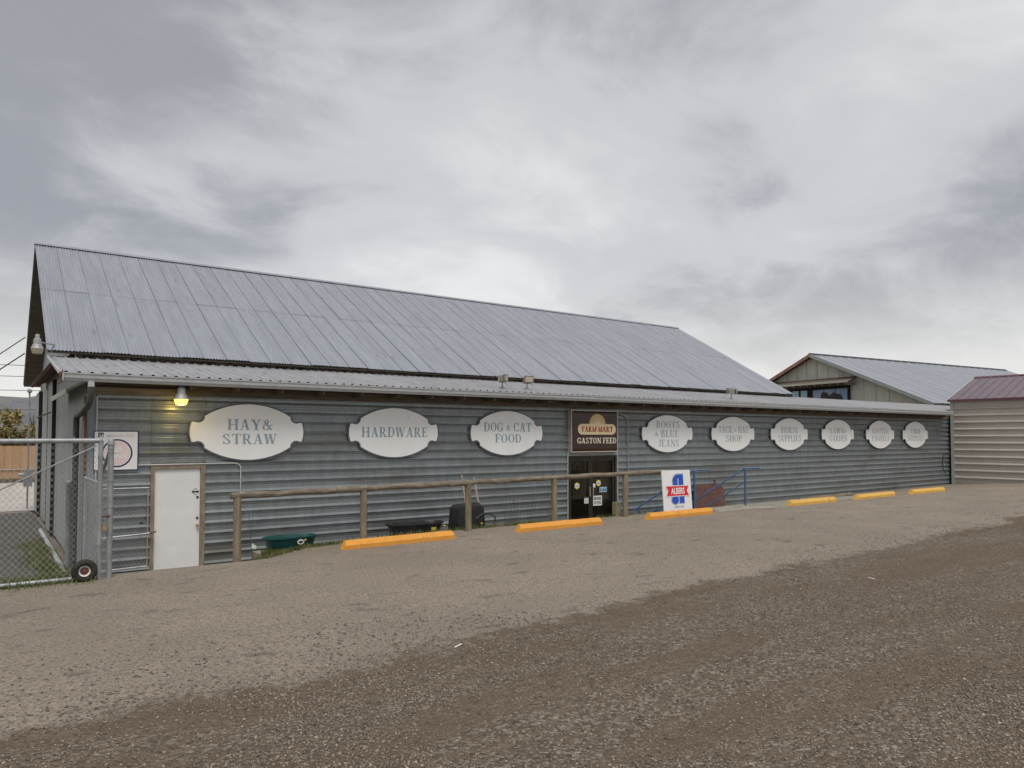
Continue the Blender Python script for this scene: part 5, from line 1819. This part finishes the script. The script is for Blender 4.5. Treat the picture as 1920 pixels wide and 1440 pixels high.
# ================================================================== grass, flowers, gravel
def blades(spots, m, name, hmin, hmax):
    n = len(spots)
    V = np.zeros((n, 3, 3))
    a = rng.uniform(0, 2 * math.pi, n)
    h_ = rng.uniform(hmin, hmax, n)
    w = 0.006 + 0.006 * rng.random(n)
    le = rng.normal(0, 0.35, (n, 2)) * h_[:, None]
    S = np.array(spots)
    V[:, 0] = S + np.stack([np.cos(a) * w, np.sin(a) * w, 0 * a], 1)
    V[:, 1] = S - np.stack([np.cos(a) * w, np.sin(a) * w, 0 * a], 1)
    V[:, 2] = S + np.concatenate([le, h_[:, None]], 1)
    me = bpy.data.meshes.new(name)
    me.vertices.add(n * 3)
    me.vertices.foreach_set('co', V.ravel())
    me.loops.add(n * 3)
    me.loops.foreach_set('vertex_index', np.arange(n * 3))
    me.polygons.add(n)
    me.polygons.foreach_set('loop_start', np.arange(n) * 3)
    me.polygons.foreach_set('loop_total', np.full(n, 3))
    me.update()
    me.validate()
    me.materials.append(M[m])
    o = bpy.data.objects.new(name, me)
    COL.objects.link(o)
    return o


sp_ = []
for _ in range(8000):
    x = rng.uniform(4.2, 16.5)
    dens = 0.5 + 0.5 * math.sin(x * 1.3 + 0.7) * math.sin(x * 0.51 + 2.0)
    if 4.3 < x < 6.4:
        dens = 1.0
    if rng.random() > dens ** 1.6:
        continue
    y = -1.93 + rng.normal(0, 0.09)
    sp_.append((x, y, ground_z(x, y) - 0.01))
for _ in range(2200):
    x, y = rng.uniform(4.5, 5.9), rng.uniform(-1.7, -1.45)
    sp_.append((x, y, 0.37))
g1 = blades(sp_, 'grass', 'weed_strip', 0.03, 0.13)
tag(g1, 'strip of weeds and grass along the edge of the yard below the rail', 'grass', kind='stuff')
sp_ = []
for _ in range(9000):
    y = rng.uniform(-3.5, 6.5)
    x = 1.25 - abs(rng.normal(0, 0.22)) + 0.1 * math.sin(y * 2)
    if y < -1.0 and x > 1.45:
        continue
    sp_.append((x, y, ground_z(min(x, 1.39), y) - 0.005))
for _ in range(5000):
    x = rng.uniform(-2.5, 1.3)
    y = -3.75 + rng.normal(0, 0.22)
    sp_.append((x, y, ground_z(x, y) - 0.01))
g2 = blades(sp_, 'grass', 'grass_verge', 0.04, 0.16)
tag(g2, 'grass growing along the end wall and under the gate', 'grass', kind='stuff')

fl = MB().lathe((0, 0, 0), [(0.0, 0.02), (0.028, 0.015), (0.03, 0.0), (0.01, -0.01)], 10)
fl.tube([(0, 0, -0.12), (0, 0, 0)], 0.004, 4)
me_f = with_mat(fl.mesh('dandelion'), 'flower')
for (x, y, lab) in ((8.55, -1.9, 'yellow dandelion left of the wheelbarrow'), (9.62, -1.85, 'yellow dandelion in front of the wheelbarrow'), (10.5, -1.75, 'yellow dandelion right of the wheelbarrow')):
    o = bpy.data.objects.new('dandelion', me_f)
    COL.objects.link(o)
    o.location = (x, y, ground_z(x, y) + 0.13)
    tag(o, lab, 'flower', 'dandelions below the rail')


def stones(n, pos_fn, smin, smax, name, m):
    base = np.array([(1, 0, 0), (0, 1, 0), (-1, 0, 0), (0, -1, 0), (0, 0, 1), (0.3, 0.2, -0.6)], float)
    tri = np.array([(0, 1, 4), (1, 2, 4), (2, 3, 4), (3, 0, 4), (1, 0, 5), (2, 1, 5), (3, 2, 5), (0, 3, 5)])
    P = pos_fn(n)
    n = len(P)
    s_ = smin * (smax / smin) ** (rng.random(n) ** 1.8)
    a = rng.uniform(0, 2 * math.pi, n)
    V = base[None] * (1 + rng.uniform(-0.35, 0.35, (n, 6, 3)))
    V = V * (s_[:, None, None] * np.stack([rng.uniform(.7, 1.3, n), rng.uniform(.6, 1.0, n), rng.uniform(.35, .7, n)], 1)[:, None, :])
    ca, sa = np.cos(a)[:, None], np.sin(a)[:, None]
    X = V[..., 0] * ca - V[..., 1] * sa
    Y = V[..., 0] * sa + V[..., 1] * ca
    V = np.stack([X, Y, V[..., 2]], -1) + P[:, None, :]
    F = (tri[None] + (np.arange(n) * 6)[:, None, None]).reshape(-1, 3)
    me = bpy.data.meshes.new(name)
    me.vertices.add(n * 6)
    me.vertices.foreach_set('co', V.reshape(-1))
    me.loops.add(len(F) * 3)
    me.loops.foreach_set('vertex_index', F.reshape(-1))
    me.polygons.add(len(F))
    me.polygons.foreach_set('loop_start', np.arange(len(F)) * 3)
    me.polygons.foreach_set('loop_total', np.full(len(F), 3))
    me.update()
    me.validate()
    me.materials.append(M[m])
    o = bpy.data.objects.new(name, me)
    COL.objects.link(o)
    return o


def patch(x, y):
    return (np.sin(x * 0.9 + 1.1 * np.sin(y * 0.8)) + np.sin(y * 1.9 + 0.7 * x + 1.3 * np.sin(x * 0.45)) + 0.6 * np.sin(x * 2.7 - y * 1.3)) / 2.6


def edge_line(x):
    return -10.75 + 0.062 * np.minimum(x, 25) + 0.22 * np.sin(x * 0.6 + 0.5) + 0.15 * np.sin(x * 1.9)


def gravel_pos(n):
    out = []
    fwd = np.array([math.sin(R(35.98)), math.cos(R(35.98))])
    rgt = np.array([fwd[1], -fwd[0]])
    while sum(len(o) for o in out) < n:
        d = 2.6 + 19 * rng.random(n * 2) ** 2.0
        u = rng.uniform(-0.80, 0.80, n * 2) * d
        x = d * fwd[0] + u * rgt[0]
        y = -16.335 + d * fwd[1] + u * rgt[1]
        pr_ = 0.22 + 0.78 * np.clip(patch(x, y) * 2.0 + 0.45, 0, 1)
        k = (y < edge_line(x) + rng.normal(0, 0.22, n * 2)) & (rng.random(n * 2) < pr_)
        x, y = x[k], y[k]
        out.append(np.stack([x, y, height(x, y) + 0.002], 1))
    return np.concatenate(out)[:n]


gv = stones(150000, gravel_pos, 0.0045, 0.017, 'loose_gravel', 'gravel')
tag(gv, 'loose crushed gravel spread over the near part of the yard', 'gravel', kind='stuff')


def clod_pos(n):
    x = rng.uniform(-2.5, 22, n * 6)
    y = edge_line(x) + np.abs(rng.normal(0, 0.5, n * 6)) * (1 + 1.0 * (x < 4)) + rng.normal(0, 0.2, n * 6)
    k = (y < -4.5) & (rng.random(len(x)) < np.where(x < 5, 1.0, 0.35))
    x, y = x[k][:n], y[k][:n]
    return np.stack([x, y, height(x, y) + 0.003], 1)


cl_ = stones(3600, clod_pos, 0.005, 0.02, 'dark_clods', 'clod')
tag(cl_, 'dark loose clods scattered over the worn asphalt edge', 'gravel', kind='stuff')
# a few scraps
scr = MB().box(-0.06, 0.06, -0.008, 0.008, 0, 0.006)
for (x, y, a, m, lab) in ((3.55, -10.6, 0.5, 'litter', 'pale splinter lying on the gravel at lower centre'), (9.8, -11.2, 1.2, 'litter', 'pale scrap lying on the gravel at lower right')):
    o = MB().box(-0.06, 0.06, -0.008, 0.008, 0, 0.006).build('wood_splinter', m, None, (x, y, ground_z(x, y) + 0.01))
    o.rotation_euler = (0, 0, a)
    tag(o, lab, 'splinter')

# ---- scene-wide settings
scene.cycles.max_bounces = 8
scene.cycles.diffuse_bounces = 4
scene.cycles.transparent_max_bounces = 12
